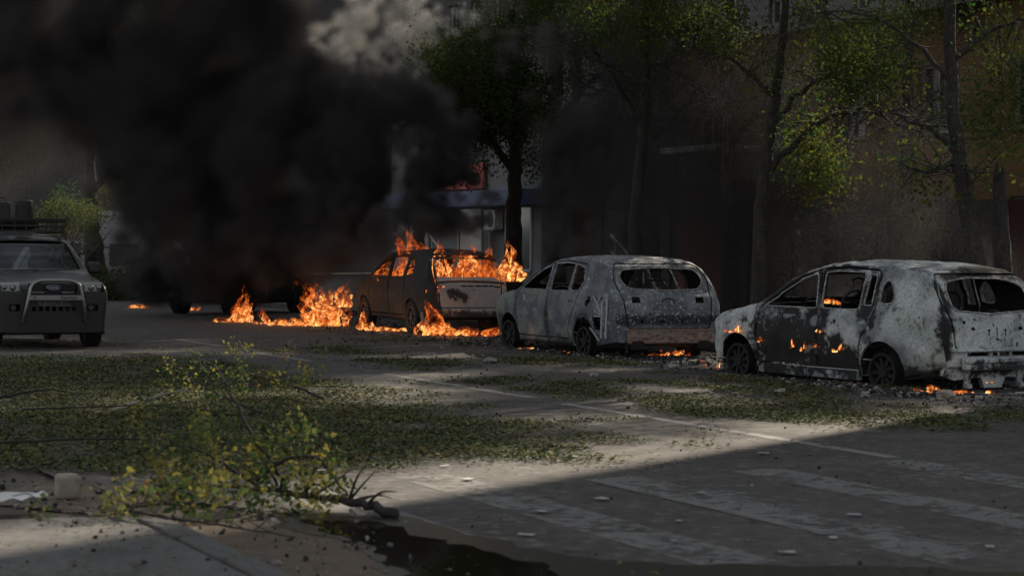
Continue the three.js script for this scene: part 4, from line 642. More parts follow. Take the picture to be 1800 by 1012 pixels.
// dark sheet-metal fence and red-brown hoarding behind the trees
{
  const fence = thing('metal_fence', 'dark sheet metal fence panels between the tree trunks', 'fence', street(27, 27, 0.1), HEADING_AWAY);
  for (let k = 0; k < 14; k++) { part('panel', rbox(1.96, 2.6 + 0.06 * (k % 3), 0.06, 0.01, 1 + k * 2, 1.35, 0), k % 5 === 3 ? std(0.05, 0.012, 0.009, 0.85) : tin, fence); part('post', box(0.1, 2.9, 0.1, k * 2, 1.45, -0.07), tin, fence); }
}
{ // market kiosk with a pale awning between the trunks
  const k = thing('kiosk', 'pale-roofed kiosk with red wall between the tree trunks', 'kiosk', street(28, 47, 0.1), HEADING_AWAY);
  part('wall', box(2.6, 3.3, 2.4, 0, 1.65, 0), std(0.2, 0.03, 0.02, 0.8), k); part('roof', rbox(3.0, 0.16, 3.0, 0.03, 0, 4.12, -0.2), std(0.5, 0.52, 0.52, 0.7), k); part('gable', box(2.6, 0.72, 2.4, 0, 3.67, 0), std(0.36, 0.38, 0.38, 0.8), k);
}
{ // white inflatable-looking shelter far left, hedge in front of it
  const t = thing('white_shelter', 'pale arched shelter behind the forked tree at the left', 'shelter', V(-13.6, 0.0, -70), 0.2);
  const arch = [], outer = range(0, Math.PI, 24).map((a) => [Math.cos(a) * 3.0, Math.sin(a) * 2.7]); const inner = range(Math.PI, 0, 24).map((a) => [Math.cos(a) * 2.85, Math.sin(a) * 2.55]);
  part('cover', prism([...outer, ...inner], 6, 'z', -3), std(0.45, 0.47, 0.49, 0.6), t); part('end_panel', prism(outer, 0.05, 'z', 2.9), std(0.3, 0.32, 0.34, 0.7), t);
  for (const x of [-1.2, 0.6]) part('window', rbox(0.9, 0.7, 0.04, 0.02, x, 1.3, 2.98), std(0.04, 0.045, 0.05, 0.3), t);
  const w = single('low_wall', rbox(7.5, 0.3, 0.3, 0.02, 0, 0.15, 0), concrete, 'low pale border wall below the hedge at the left', 'wall'); w.position.set(-11.2, 0, -62.5); w.rotation.y = 0.1;
}
// ---------- trees ----------
const barkMap = (() => { const a = tileFbm(701, 8, 5), b = tileFbm(711, 32, 3); return texture(512, 512, (u, v) => { const n = a(u * 2 % 1, v * 0.5), f = b(u, v), k = 0.026 + 0.036 * (n - 0.45) + 0.04 * (f - 0.5); return [k * 1.1, k, k * 0.9]; }); })();
const bark = new THREE.MeshStandardMaterial({ map: barkMap, bumpMap: asphaltBump, bumpScale: 0.05, roughness: 0.95 });
const leafMat = new THREE.MeshPhysicalMaterial({ color: C(1, 1, 1), roughness: 0.95, transmission: 0.55, side: THREE.DoubleSide, specularIntensity: 0.3 });
function leafCluster(n, spread, size, sd, droop = 0.3) { // folded leaf blades round a twig
  reseed(sd); const pos = [], idx = [], a = V(0, 0, 0), b = V(0, 0, 0), c = V(0, 0, 0);
  for (let i = 0; i < n; i++) {
    const p = V(gauss(), gauss() * 0.8, gauss()).multiplyScalar(spread * 0.5), L = size * rr(0.7, 1.3), W = L * rr(0.3, 0.42);
    a.set(gauss(), gauss() * 0.6 - droop, gauss()).normalize(); b.set(gauss(), gauss(), gauss()).cross(a).normalize(); c.crossVectors(a, b); const f = rr(0.05, 0.3) * W, o = pos.length / 3;
    const at = (u, v, w) => pos.push(p.x + a.x * u + b.x * v + c.x * w, p.y + a.y * u + b.y * v + c.y * w, p.z + a.z * u + b.z * v + c.z * w);
    at(0, 0, 0); at(L * 0.4, W, f); at(L * 0.5, 0, -f * 0.3); at(L * 0.4, -W, f); at(L, 0, -f); idx.push(o, o + 2, o + 1, o + 1, o + 2, o + 4, o, o + 3, o + 2, o + 3, o + 4, o + 2);
  }
  const g = new THREE.BufferGeometry(); g.setAttribute('position', new THREE.Float32BufferAttribute(pos, 3)); g.setIndex(idx); const h = g.toNonIndexed(); h.computeVertexNormals(); return h;
}
const CLUSTERS = [leafCluster(80, 0.55, 0.075, 21), leafCluster(80, 0.6, 0.07, 22)];
const dummy = new THREE.Object3D();
function scatterMesh(geometry, material, list, tint) { // list: [x, y, z, scale, (yaw only)]
  const m = new THREE.InstancedMesh(geometry, material, list.length), col = new THREE.Color();
  list.forEach((p, i) => { dummy.position.set(p[0], p[1], p[2]); dummy.rotation.set(p[4] ? 0 : rnd() * 6.28, rnd() * 6.28, p[4] ? 0 : rnd() * 6.28); dummy.scale.setScalar(p[3]); dummy.updateMatrix(); m.setMatrixAt(i, dummy.matrix); if (tint) { tint(col, p); m.setColorAt(i, col); } });
  m.castShadow = m.receiveShadow = true; return m;
}
const leafTint = (c) => { const t = rnd(), y = rnd(); c.setRGB(mix(0.022, 0.1, y), mix(0.04, 0.13, t * 0.4 + y * 0.6), mix(0.009, 0.022, t)); };
// trunk: points [x, y, z] from the tree's foot; limbs: lists of points; blobs of foliage [x, y, z, radius, clusters]
function tree(name, label, at, trunk, r0, limbs, blobs, { sd = 1, group, rTop = 0.35, trunkSides = 14 } = {}) {
  reseed(sd * 97 + 5);
  const t = thing(name, label, 'tree', at, 0, group), pts = curve(trunk, 30).map((p, i) => i ? p.add(V(gauss(), 0, gauss()).multiplyScalar(r0 * 0.08)) : p);
  part('trunk', tube(pts, pts.map((p, i) => r0 * (1 - (1 - rTop) * i / 30) * (1 + 0.35 * Math.exp(-p.y * 2.2))), trunkSides), bark, t);
  for (const [r, L] of limbs) { const c = curve(L, 18).map((p, i) => i ? p.add(V(gauss(), gauss(), gauss()).multiplyScalar(r * 0.35)) : p); const lm = part('limb', tube(c, c.map((_, i) => r * (1 - 0.8 * i / 18)), 8), bark, t);
    const tw = []; for (let k = 0; k < 16; k++) { const i = 5 + Math.floor(rnd() * 13), p = c[Math.min(18, i)], d = V(gauss(), gauss() * 0.5 - 0.1, gauss()).normalize().multiplyScalar(rr(0.3, 1.3)); tw.push(tube(curve([p, p.clone().addScaledVector(d, 0.5).add(V(0, rr(-0.08, 0.12), 0)), p.clone().add(d)], 7), range(r * 0.28, 0.006, 7), 5)); } part('twig', tw, bark, lm).userData.kind = 'stuff'; }
  const list = []; for (const [x, y, z, r, n] of blobs) { const k = Math.max(3, Math.min(9, Math.round(n / 7))), hubs = Array.from({ length: k }, () => V(gauss(), gauss() * 0.7, gauss()).normalize().multiplyScalar(r * Math.cbrt(rnd()) * 1.05)); for (let i = 0; i < n; i++) { const h = hubs[i % k], d = V(gauss(), gauss() * 0.6, gauss()).multiplyScalar(r * 0.24); list.push([x + h.x + d.x, y + h.y + d.y, z + h.z + d.z, rr(0.6, 1.15)]); } }
  if (list.length) { const m = scatterMesh(CLUSTERS[sd % 2], leafMat, list, leafTint); m.name = 'crown'; m.userData.kind = 'stuff'; t.add(m); }
  return t;
}
const upper = (y, r, n, k = 6, dx = 0, dz = 0) => Array.from({ length: k }, (_, i) => [dx + Math.cos(i * 2.4) * r * 0.55, y + 0.7 + (i % 4) * r * 0.5, dz + Math.sin(i * 2.4) * r * 0.55, r * 0.75, Math.round(2.1 * n / k)]);
// street trees behind the wrecks; extra crowns over the road added for shade
tree('street_tree', 'rough-barked tree with dark low crown behind the burning car', V(0, 0.1, -48.2), [[0, 0, 0], [0.02, 2, 0], [0.06, 4, 0.05], [-0.1, 7, 0]], 0.24,
  [[0.1, [[0.04, 3.2, 0], [-0.7, 4.2, 0.3], [-1.7, 4.7, 0.5], [-2.4, 4.6, 0.5]]], [0.09, [[0.05, 3.8, 0], [0.5, 4.8, 0.2], [0.9, 5.6, 0.3]]], [0.08, [[0.02, 4.4, 0], [-0.8, 5.4, -0.2], [-1.6, 6.2, -0.3]]]],
  [[-0.9, 5.0, 0.3, 1.15, 190], [-1.5, 5.6, 0.2, 1.0, 120], [-0.2, 5.4, 0.2, 1.0, 120], [-0.5, 4.1, 0.4, 0.6, 50], [-1.1, 3.4, 0.4, 0.35, 14], [0.45, 3.5, 0.3, 0.4, 16], [0.3, 7.2, 0, 1.2, 120]], { sd: 1 });
tree('street_tree', 'dark tree trunk wrapped in grey smoke right of the shop', V(1.03, 0.1, -50.8), [[0, 0, 0], [0.05, 2.5, 0], [0, 5, 0], [0.1, 8, 0]], 0.3, [[0.1, [[0, 4.4, 0], [0.8, 5.6, 0], [1.6, 6.2, 0.3]]]], [[0.6, 6.6, 0, 1.2, 80], [1.2, 7.6, 0, 1.4, 140]], { sd: 2 });
tree('street_tree', 'slim straight tree behind the dark wreck roof', V(2.47, 0.1, -41.6), [[0, 0, 0], [-0.04, 2, 0], [0.1, 4.5, 0], [0.05, 8, 0]], 0.17, [[0.07, [[0.08, 4, 0], [-0.6, 5, 0.2], [-1.2, 5.8, 0.4]]], [0.06, [[0.08, 4.6, 0], [0.8, 5.6, 0.2], [1.3, 6, 0.3]]]], [[-0.3, 6.1, 0.2, 1.0, 40], [1.1, 6.1, 0.2, 0.9, 36], [0.4, 5.0, 0.2, 0.5, 8], ...upper(8.5, 3.2, 400), ...upper(9.5, 3.0, 300, 6, -5, 2.3)], { sd: 3 });
tree('street_tree', 'dark trunk between the two wrecks, left of the leaning tree', V(4.29, 0.1, -41.2), [[0, 0, 0], [-0.05, 2.4, 0], [-0.12, 4.5, 0], [0, 8, 0]], 0.2, [[0.06, [[-0.1, 4.2, 0], [-0.9, 4.9, 0.2], [-1.6, 5.2, 0.3]]]], [[-0.8, 5.9, 0.2, 0.9, 22], ...upper(8.8, 3.2, 380), ...upper(10, 3.0, 300, 6, -5.5, 2.5)], { sd: 4 });
tree('street_tree', 'tree leaning right with a long bare bough, above the pale wreck hood', V(4.39, 0.1, -37.4), [[0, 0, 0], [0.0, 1.6, 0], [0.1, 3.2, 0], [0.3, 4.6, 0], [0.5, 7, 0]], 0.16,
  [[0.07, [[0.08, 2.9, 0], [0.5, 3.4, 0.2], [1.1, 3.9, 0.3], [1.9, 4.0, 0.3], [2.4, 3.8, 0.4]]], [0.06, [[0.15, 3.7, 0], [0.8, 4.5, 0.1], [1.3, 4.75, 0.1], [1.9, 4.85, 0.2]]], [0.05, [[0.25, 4.3, 0], [-0.5, 4.9, 0.2], [-1.2, 5.1, 0.2]]]],
  [[0.95, 3.35, 0.15, 0.26, 14], [1.1, 2.95, 0.2, 0.32, 20], [0.85, 3.7, 0.1, 0.22, 10], [1.4, 4.75, 0.2, 0.5, 24], [1.9, 5.0, 0.3, 0.5, 20], [1.2, 5.4, 0.1, 0.6, 18], [0.4, 4.6, 0.2, 0.4, 6], [-0.6, 5.3, 0.2, 0.6, 10], ...upper(8.6, 2.8, 360, 5, -1.2, 0), ...upper(9.5, 3.2, 340, 6, -5, 2.3)], { sd: 5 });
tree('street_tree', 'thick trunk leaning right in front of the ochre building', V(6.53, 0.1, -43.5), [[0, 0, 0], [0.1, 1.8, 0], [0.2, 3.6, 0], [0.5, 6, 0]], 0.26, [[0.09, [[0.25, 4.2, 0], [-0.5, 5.1, 0.2], [-1.2, 5.5, 0.2]]], [0.08, [[0.3, 4.6, 0], [1.2, 5.3, 0.1], [2.0, 5.5, 0.2]]]], [[-0.9, 5.8, 0.2, 0.7, 18], [0.3, 5.1, 0.3, 0.5, 10], [1.5, 5.9, 0, 0.8, 18], ...upper(9, 1.8, 200, 6, -1.2, 0)], { sd: 6 });
tree('street_tree', 'leaning tall trunk nearest at the right edge, over the pale wreck', V(6.98, 0.1, -31), [[0, 0, 0], [-0.05, 0.9, 0], [-0.22, 1.9, 0], [-0.5, 3.4, 0], [-0.6, 5.2, 0], [-0.75, 8, 0]], 0.17,
  [[0.05, [[-0.45, 3.0, 0], [-0.9, 3.4, 0.2], [-1.3, 3.5, 0.3], [-1.9, 4.0, 0.4]]], [0.045, [[-0.55, 4.1, 0], [-1.1, 4.6, 0.2], [-1.8, 5.0, 0.3], [-2.6, 5.05, 0.4]]], [0.045, [[-0.5, 3.6, 0], [-0.35, 2.9, 0.1], [-0.2, 2.3, 0.15]]], [0.05, [[-0.55, 4.4, 0], [0.1, 4.9, 0.2], [0.7, 5.0, 0.2]]], [0.04, [[-0.48, 2.9, 0], [-0.9, 2.75, 0.2], [-1.2, 2.8, 0.25]]]],
  [[0.35, 4.1, -1.2, 0.4, 11], [0.1, 3.6, -1.3, 0.34, 9], [0.45, 3.3, -1.1, 0.36, 9], [0.55, 4.8, -0.6, 0.45, 9], [-0.1, 4.9, 0.2, 0.25, 4], [-1.6, 5.1, 0.3, 0.3, 6], [-1.05, 2.8, 0.3, 0.22, 5], ...upper(7.8, 2.6, 1100, 8, -1.2, -0.4), ...upper(9.2, 2.6, 300, 6, -5.6, 1.4)], { sd: 7 });
{ const s = single('snapped_trunk', (() => { const p = curve([[0, 0, 0], [0.03, 1, 0], [-0.02, 2, 0], [-0.06, 2.75, 0]], 18); return [tube(p, p.map((q, i) => 0.17 - 0.004 * i + 0.02 * noise(i * 0.7, 2, 3)), 12), new THREE.ConeGeometry(0.06, 0.3, 6).translate(-0.1, 2.85, 0.03), new THREE.ConeGeometry(0.05, 0.2, 6).translate(0.0, 2.82, -0.03)]; })(), bark, 'snapped-off dark tree stump at the right edge behind the pale wreck', 'tree stump'); s.position.set(7.35, 0.1, -31.6); }
// trees further back fill the view above the fence
[[8.6, -46, 'bushy backlit tree at the right edge in front of the ochre building', 1.6, [[0.6, 3.6, 0.3, 1.1, 5], [0.2, 5.2, 0.3, 1.2, 6], [1.4, 4.6, 0, 1.2, 6]]],
  [3.4, -52, 'dim tree deep behind the smoke, left of the kiosk', 3.6, [[0.3, 5.4, 0.2, 1.4, 7], [-0.9, 6.0, 0, 1.2, 5]]],
  [5.6, -55, 'dim tree deep behind the leaning trunk', 3.4, [[0, 5.2, 0.2, 1.3, 7], [1.0, 6.0, 0, 1.2, 5]]],
  [7.9, -54, 'green tree in front of the ochre building, centre right', 3.4, [[-1.2, 5.6, 0.2, 1.5, 9], [-0.4, 4.4, 0.4, 1.0, 4], [1.0, 6.2, 0, 1.3, 6]]],
  [-2.6, -60, 'dim tree far behind the burning car', 3.6, [[0, 6.2, 0, 1.8, 9]]], [1.8, -62, 'dim tree far behind the shop roof', 3.6, [[0, 6.4, 0, 1.8, 9]]],
  [12.6, -44, 'tree added for shade beyond the right frame edge, behind the backlit bush', 1.7, [[-0.6, 4.6, 0.3, 1.2, 6], [0, 6, 0, 1.4, 6]]]].forEach(([x, z, label, r, low], i) =>  // extra tree out of view, added to fill a gap in the shade
  tree('background_tree', label, V(x, 0.1, z), [[0, 0, 0], [rr(-0.1, 0.1), 2.5, 0], [rr(-0.2, 0.2), 5, 0], [0.1, 10, 0]], rr(0.16, 0.26), [[0.07, [[0, 4.2, 0], [0.7, 5, 0.2], [1.4, 5.6, 0.2]]], [0.07, [[0, 4.6, 0], [-0.8, 5.4, 0.2], [-1.5, 6, 0]]]], [...low, ...upper(11, r, 360)], { sd: 20 + i }));
// tree added beyond the right edge of the view to shade the pale wreck
tree('street_tree', 'added unseen tree just beyond the right edge of the view, shading the pale wreck', V(11.8, 0.1, -35.5), [[0, 0, 0], [0.1, 2, 0], [0, 4, 0], [0.1, 7, 0]], 0.18, [[0.07, [[0, 3.6, 0], [0.8, 5, 0.3], [1.4, 6, 0.4]]], [0.07, [[0, 4, 0], [-0.6, 5.4, 0], [-1.2, 6.4, 0]]]], [[0, 7.0, 0, 1.9, 330], [-0.4, 8.2, 0.4, 1.7, 260], [0.6, 6.2, 0.2, 1.7, 220]], { sd: 41 });
tree('background_tree', 'tree added at the top right corner to shade the haze, farthest behind the leaning trunk', V(12, 0.1, -50), [[0, 0, 0], [0.1, 3, 0], [0, 6, 0], [0.1, 9, 0]], 0.2, [[0.08, [[0, 4.6, 0], [0.9, 6, 0.3], [1.5, 7, 0.4]]], [0.08, [[0, 5, 0], [-0.8, 6.4, 0], [-1.5, 7.4, 0]]]], [[0, 8.4, 0, 2.2, 420], [-0.8, 9.2, 0.3, 1.9, 300], [0.9, 9.0, 0, 1.9, 300]], { sd: 43 });  // added crown that keeps the sun off the haze
// far left: forked tree, small sunlit tree, hedge
tree('forked_tree', 'dark forked trunk in front of the pale shelter at the left', V(-12.35, 0, -62), [[0.3, 0, 0], [0.12, 1.2, 0], [-0.05, 2.3, 0], [-0.1, 4.5, 0], [0, 7, 0]], 0.28, [[0.17, [[-0.1, 0.1, 0.1], [-0.14, 1.0, 0.1], [-0.1, 1.9, 0.05], [-0.06, 2.5, 0]]], [0.1, [[0, 3.2, 0], [0.9, 4.4, 0], [1.6, 5, 0]]]], [[0.6, 2.9, -0.4, 0.5, 20], [-0.4, 5.4, 0, 1.3, 70], ...upper(8.5, 3.2, 300)], { sd: 31 });
tree('small_tree', 'small yellow-green tree glowing behind the SUV roof rack', V(-12.6, 0, -58.5), [[0, 0, 0], [0.1, 1.2, 0], [0.2, 2.4, 0], [0.15, 4, 0]], 0.09, [[0.04, [[0.12, 1.6, 0], [0.6, 2.4, 0.1], [0.9, 3, 0.1]]], [0.04, [[0.15, 2, 0], [-0.4, 2.7, 0], [-0.7, 3.2, 0]]]], [[0, 3.3, 0, 0.9, 60], [-0.3, 2.5, 0.1, 0.7, 40], [0.6, 2.9, 0, 0.7, 34]], { sd: 32 }).scale.setScalar(0.74);
{ reseed(77); const list = []; for (let i = 0; i < 170; i++) list.push([rr(-2.2, 2.2), rr(0.1, 0.75), rr(-0.35, 0.35), rr(0.7, 1.1)]); const h = thing('hedge', 'clipped green hedge along the street beside the SUV bonnet', 'hedge', V(-11.4, 0, -61.6), 0.15); const m = scatterMesh(CLUSTERS[0], leafMat, list, leafTint); m.name = 'foliage'; m.userData.kind = 'stuff'; h.add(m); part('stem', tube([V(0, 0, 0), V(0.05, 0.5, 0)], 0.03, 6), bark, h); }
// ---------- fire ----------
const fireMat = new THREE.MeshBasicMaterial({ vertexColors: true, transparent: true, side: THREE.DoubleSide });
function heat(t) { // glow of hot gas: red-brown, orange, yellow
  const k = clamp(t); return k < 0.45 ? lerp3([0.04, 0.005, 0.0015], [0.3, 0.04, 0.006], k / 0.45) : k < 0.75 ? lerp3([0.3, 0.038, 0.005], [0.66, 0.115, 0.015], (k - 0.45) / 0.3) : k < 0.9 ? lerp3([0.66, 0.115, 0.015], [0.95, 0.32, 0.045], (k - 0.75) / 0.15) : lerp3([0.95, 0.32, 0.045], [1.5, 0.85, 0.28], (k - 0.9) / 0.1);
}
// one tongue: hollow, torn sheet of gas; o = [x, z] of its foot, wind pushes the tip by lean
function tongue(o, w, h, lean, hot, sd, dens = 1) {
  const nu = Math.max(18, Math.min(96, Math.round(w * 3.2 / 0.016))), nv = Math.max(12, Math.min(110, Math.round(h / 0.014))), pos = [], col = [], idx = [];
  for (let j = 0; j <= nv; j++) {
    const v = j / nv, y = v * h, body = (0.55 + 0.75 * Math.sin(Math.PI * Math.min(1, v * 1.1 + 0.12))) * Math.pow(1 - v, 0.5);
    const cx = o[0] + lean[0] * v * v + 0.16 * w * fbm(y * 2.2 / h + sd, 1.3, sd * 3.1, 2) * (0.3 + v) * 4, cz = o[1] + lean[1] * v * v + 0.16 * w * fbm(y * 2.2 / h, sd, 5.7, 2) * (0.3 + v) * 3;
    for (let i = 0; i <= nu; i++) {
      const a = i / nu * 6.2831853, ca = Math.cos(a), sa = Math.sin(a), k = 3.2 / Math.max(w, 0.12);
      const n1 = fbm(ca * w * k * 0.5 + sd, y * k * 0.33 - sd, sa * w * k * 0.5, 3), r = w / 2 * body * (1 + 1.7 * n1);
      pos.push(cx + ca * r, y, cz + sa * r);
      // strands pulled upwards
      const x3 = cx + o[0] + ca * r + sd * 3, z3 = cz + sa * r, warp = fbm(x3 * 2.6, y * 2.2, z3 * 2.6 + sd, 3), str = 1 - Math.abs(fbm((x3 + warp * 0.5) * 4.2, y * 1.7 + warp * 1.6 - sd, (z3 - warp * 0.5) * 4.2, 4)) * 5.5, cell = fbm(x3 * 2.1 + 9, y * 1.5 + sd + warp, z3 * 2.1, 3);
      const foot = 1 - sstep(0.0, 1.0, v), e = 0.42 * str + 1.5 * cell + 0.3 * foot;
      const c = heat(hot * (0.1 + 0.5 * sstep(0.0, 1.0, e) + 0.45 * sstep(0.1, 0.6, e) * Math.max(0, str) ** 4 + 0.1 * foot)), al = dens * 0.8 * sstep(0.1, 0.7, e + 0.15 * (1 - v) - 0.12) * (1 - sstep(0.62, 1, v + 0.25 * cell)) * (0.18 + 0.62 * clamp(str));
      col.push(c[0] * 0.74, c[1] * 0.74, c[2] * 0.74, clamp(al));
    }
  }
  const q = nu + 1; for (let j = 0; j < nv; j++) for (let i = 0; i < nu; i++) { const a = j * q + i, b = a + 1, c = a + q, d = c + 1; idx.push(a, c, b, b, c, d); }
  const g = new THREE.BufferGeometry(); g.setAttribute('position', new THREE.Float32BufferAttribute(pos, 3)); g.setAttribute('color', new THREE.Float32BufferAttribute(col, 4)); g.setIndex(idx); g.computeVertexNormals(); return g;
}
let fireSeed = 1;
// a fire: tongues [dx, dz, w, h, hot, dens] round one foot; its glow on the surroundings is a lamp inside it
function fire(name, label, at, tongues, lean, glow, group) {
  const f = thing(name, label, 'flame', at, 0, group);
  for (const [dx, dz, w, h, hot = 1, dens = 1, ln = lean, up = 0] of tongues) { const g = tongue([0, 0], w, h, ln, hot, fireSeed * 1.37, dens); const m = part('flame_tongue', g, fireMat, f); m.position.set(dx, up, dz); m.castShadow = false; fireSeed++; }
  if (glow) { const l = new THREE.PointLight(C(1, 0.36, 0.09), glow * 0.03); l.position.copy(f.position).add(V(0, Math.max(0.25, tongues[0][3] * 0.5), 0.35)); l.castShadow = true; l.shadow.radius = 9; l.name = 'flame_glow'; scene.add(l); }
  return f;
}
const L1 = [-0.18, 0.05];
fire('street_fire', 'tall lone flame on the street left of the burning car', V(-5.85, 0, -45.6), [[0, 0, 0.34, 0.92, 1.0], [-0.1, 0.1, 0.3, 0.7, 0.95], [0.12, 0, 0.24, 0.62, 1.05], [-0.42, 0.2, 0.34, 0.12, 1.05], [-0.2, 0.15, 0.3, 0.16, 1.1]], [0.05, 0], 9);
fire('street_fire', 'thin wavering flame between the tall flame and low fire', V(-5.22, 0, -44.6), [[-0.05, 0, 0.12, 0.74, 0.92], [0.02, 0.05, 0.12, 0.3, 1.0], [-0.15, 0.1, 0.16, 0.08, 1.05]], [-0.1, 0], 2);
fire('street_fire', 'low broad fire on the asphalt left of the burning car', V(-4.66, 0, -43.8), [[0, 0, 0.3, 0.28, 1.05], [-0.22, 0.05, 0.3, 0.2, 1.1], [0.2, 0, 0.2, 0.16, 1.0], [0.36, 0.1, 0.2, 0.1, 1.1]], [0.06, 0], 4);
fire('front_fire', 'large flame blowing left off the front of the burning car', V(-3.9, 0.0, -43.9), [[0.1, 0, 0.5, 1.25, 0.98, 1, [-0.75, 0]], [-0.1, 0.1, 0.5, 1.1, 0.92, 0.95, [-0.8, 0]], [0.3, 0.05, 0.4, 0.95, 1.08, 1, [-0.3, 0]], [0.0, 0.25, 0.5, 0.6, 1.12, 1, [-0.1, 0]], [-0.25, 0.3, 0.4, 0.4, 1.1], [-0.55, 0.3, 0.4, 0.1, 1.1], [0.38, 0.15, 0.3, 0.6, 1.1, 1, [0.1, 0], 0.4]], [-0.4, 0], 16);
fire('ground_fire', 'flames creeping along the ground under the burning car doors', V(-2.45, 0, -41.55), [[-0.35, 0, 0.3, 0.22, 1.12], [-0.5, -0.1, 0.14, 0.5, 1.05], [0.0, 0.05, 0.4, 0.14, 1.1], [0.35, 0.1, 0.4, 0.1, 1.1], [0.75, 0.2, 0.4, 0.1, 1.0], [-0.1, 0.0, 0.3, 0.1, 1.15]], [0.02, 0], 4);
fire('tail_fire', 'line of flames on the ground below the burning tailgate', V(-1.2, 0, -39.65), [[-0.5, 0, 0.26, 0.34, 1.15], [-0.3, 0, 0.3, 0.28, 1.1], [-0.05, 0, 0.5, 0.3, 0.98], [0.3, 0.0, 0.5, 0.24, 0.95], [0.6, 0.0, 0.5, 0.24, 0.95], [0.95, 0.05, 0.45, 0.28, 0.95], [-0.25, -0.15, 0.3, 0.75, 0.85, 0.8, [-0.25, -0.1]], [-0.42, 0.05, 0.14, 0.4, 1.15]], [0.05, 0], 9);
fire('cabin_fire', 'flames filling the side windows of the burning car', V(-2.02, 0.75, -42.85), [[-0.42, 0.15, 0.5, 0.9, 0.92], [-0.2, 0.3, 0.5, 0.8, 0.95], [0.1, 0.35, 0.5, 0.75, 0.95], [0.4, 0.5, 0.5, 0.7, 0.9], [-0.25, 0, 0.4, 1.1, 0.8, 0.8], [0.15, 0.2, 0.36, 1.15, 0.75, 0.7]], [0.05, 0], 6);
fire('rear_window_fire', 'tall flames pouring out of the rear window of the burning car', V(-1.0, 1.02, -40.9), [[-0.36, 0.2, 0.3, 0.86, 1.08], [-0.25, 0.3, 0.3, 0.5, 1.1], [0.1, 0.15, 0.34, 0.78, 1.0], [0.25, 0.1, 0.4, 0.52, 0.92], [0.5, 0.0, 0.4, 0.5, 0.85], [0.92, 0.1, 0.3, 0.95, 1.12], [1.02, 0.15, 0.3, 0.42, 1.15], [0.8, 0, 0.36, 0.42, 0.95], [0.2, -0.15, 0.3, 0.95, 0.85, 0.7], [0.6, -0.1, 0.26, 0.8, 0.85, 0.7], [-0.1, -0.1, 0.24, 0.9, 0.8, 0.7]], [-0.04, 0], 8);
fire('roof_fire', 'dull red flame rising above the roof of the burning car', V(-1.95, 1.5, -41.6), [[0, 0, 0.2, 0.62, 0.78, 0.8], [-0.22, 0, 0.18, 0.5, 0.72, 0.7], [0.2, 0.05, 0.16, 0.42, 0.8, 0.7], [0.55, 0.1, 0.16, 0.34, 0.8, 0.7]], [-0.25, 0], 0);
fire('distant_fire', 'small bright fire far down the street beside the SUV', V(-9.7, 0, -54.5), [[0, 0, 0.3, 0.14, 1.1], [0.2, 0.05, 0.26, 0.12, 1.1], [-0.15, 0, 0.2, 0.1, 1.1]], [0.02, 0], 1.5);
fire('distant_fire', 'tiny fire on the asphalt behind the smoke, right of the distant one', V(-8.15, 0, -53.1), [[0, 0, 0.2, 0.14, 1.05], [0.15, 0, 0.2, 0.16, 0.95]], [0.08, 0], 0.8);
fire('distant_fire', 'dull orange flame inside the farthest wreck in the smoke', V(-9.2, 0.78, -54.6), [[0, 0, 0.32, 0.36, 0.8], [0.06, 0, 0.2, 0.2, 0.85]], [0.03, 0], 0);
// small flames and glowing bits under and in the two wrecks
const SMALL = [[0.27, 0.0, -34.9, 0.28, 0.06, 'under the front door of the dark wreck'], [0.84, 0, -33.6, 0.14, 0.1, 'beside the rear wheel of the dark wreck'], [1.32, 0, -33.0, 0.09, 0.16, 'behind the rear wheel of the dark wreck'], [2.32, 0, -33.2, 0.26, 0.14, 'under the left half of the dark wreck bumper'], [2.6, 0, -33.3, 0.32, 0.15, 'under the middle of the dark wreck bumper'], [2.82, 0, -31.3, 0.1, 0.07, 'among ash between the two wrecks'], [2.76, 0, -30.2, 0.12, 0.06, 'near the front wheel of the pale wreck'],
  [1.36, 0.58, 'P', 0.2, 0.12, 'under the front wing of the pale wreck'], [1.66, 0.05, 'P', 0.05, 0.26, 'against the front wheel of the pale wreck'], [0.85, 0.47, 'P', 0.1, 0.09, 'in the charred front door of the pale wreck'], [0.22, 0.42, 'P', 0.06, 0.18, 'at the foot of the charred pillar of the pale wreck'], [0.02, 0.4, 'P', 0.06, 0.2, 'between the door panels of the pale wreck'], [-0.18, 0.44, 'P', 0.13, 0.08, 'low in the rear door of the pale wreck'], [-0.26, 0.64, 'P', 0.1, 0.1, 'at the upper edge of the sooty door patch'], [-0.62, 0.42, 'P', 0.14, 0.18, 'beside the rear wheel arch of the pale wreck'], [4.27, 0.0, -26.3, 0.16, 0.1, 'in ash by the rear wheel of the pale wreck'],
  [5.1, 0.0, -25.0, 0.5, 0.16, 'burning brightly under the pale tailgate'], [5.45, 0.0, -25.1, 0.14, 0.07, 'right of the bright fire under the pale tailgate'], [5.75, 0.0, -25.2, 0.12, 0.07, 'farthest right under the pale tailgate'], [5.85, 0.1, -25.7, 0.1, 0.06, 'under the crash beam of the pale wreck'], [4.72, 0, -25.4, 0.07, 0.06, 'left of the bright fire under the pale tailgate'], [4.3, 0.98, -28.2, 0.2, 0.14, 'glowing on the rear seat of the pale wreck']];
reseed(71);
// 'P': x along the pale wreck, on its left flank
for (const [x, y, z, w, h, where] of SMALL) fire('small_flame', 'small orange flame ' + where, z === 'P' ? V(3.8 - 0.572 * x, y, -27.24 - 0.8925 * x) : V(x, y, z), [0, 1, 2, 3, 4].map((k) => [(k - 2 + rr(-0.6, 0.6)) * w * 0.24, rr(-0.02, 0.02), w * rr(0.18, 0.4), h * rr(0.35, 1) * (1.15 - 0.2 * Math.abs(k - 2)), rr(0.95, 1.2), 1, [rr(-0.3, 0.5) * w, 0], rr(-0.12, 0.1) * h]), [0.03, 0], w > 0.24 ? 0.7 : 0, 'small flames in and under the wrecks');
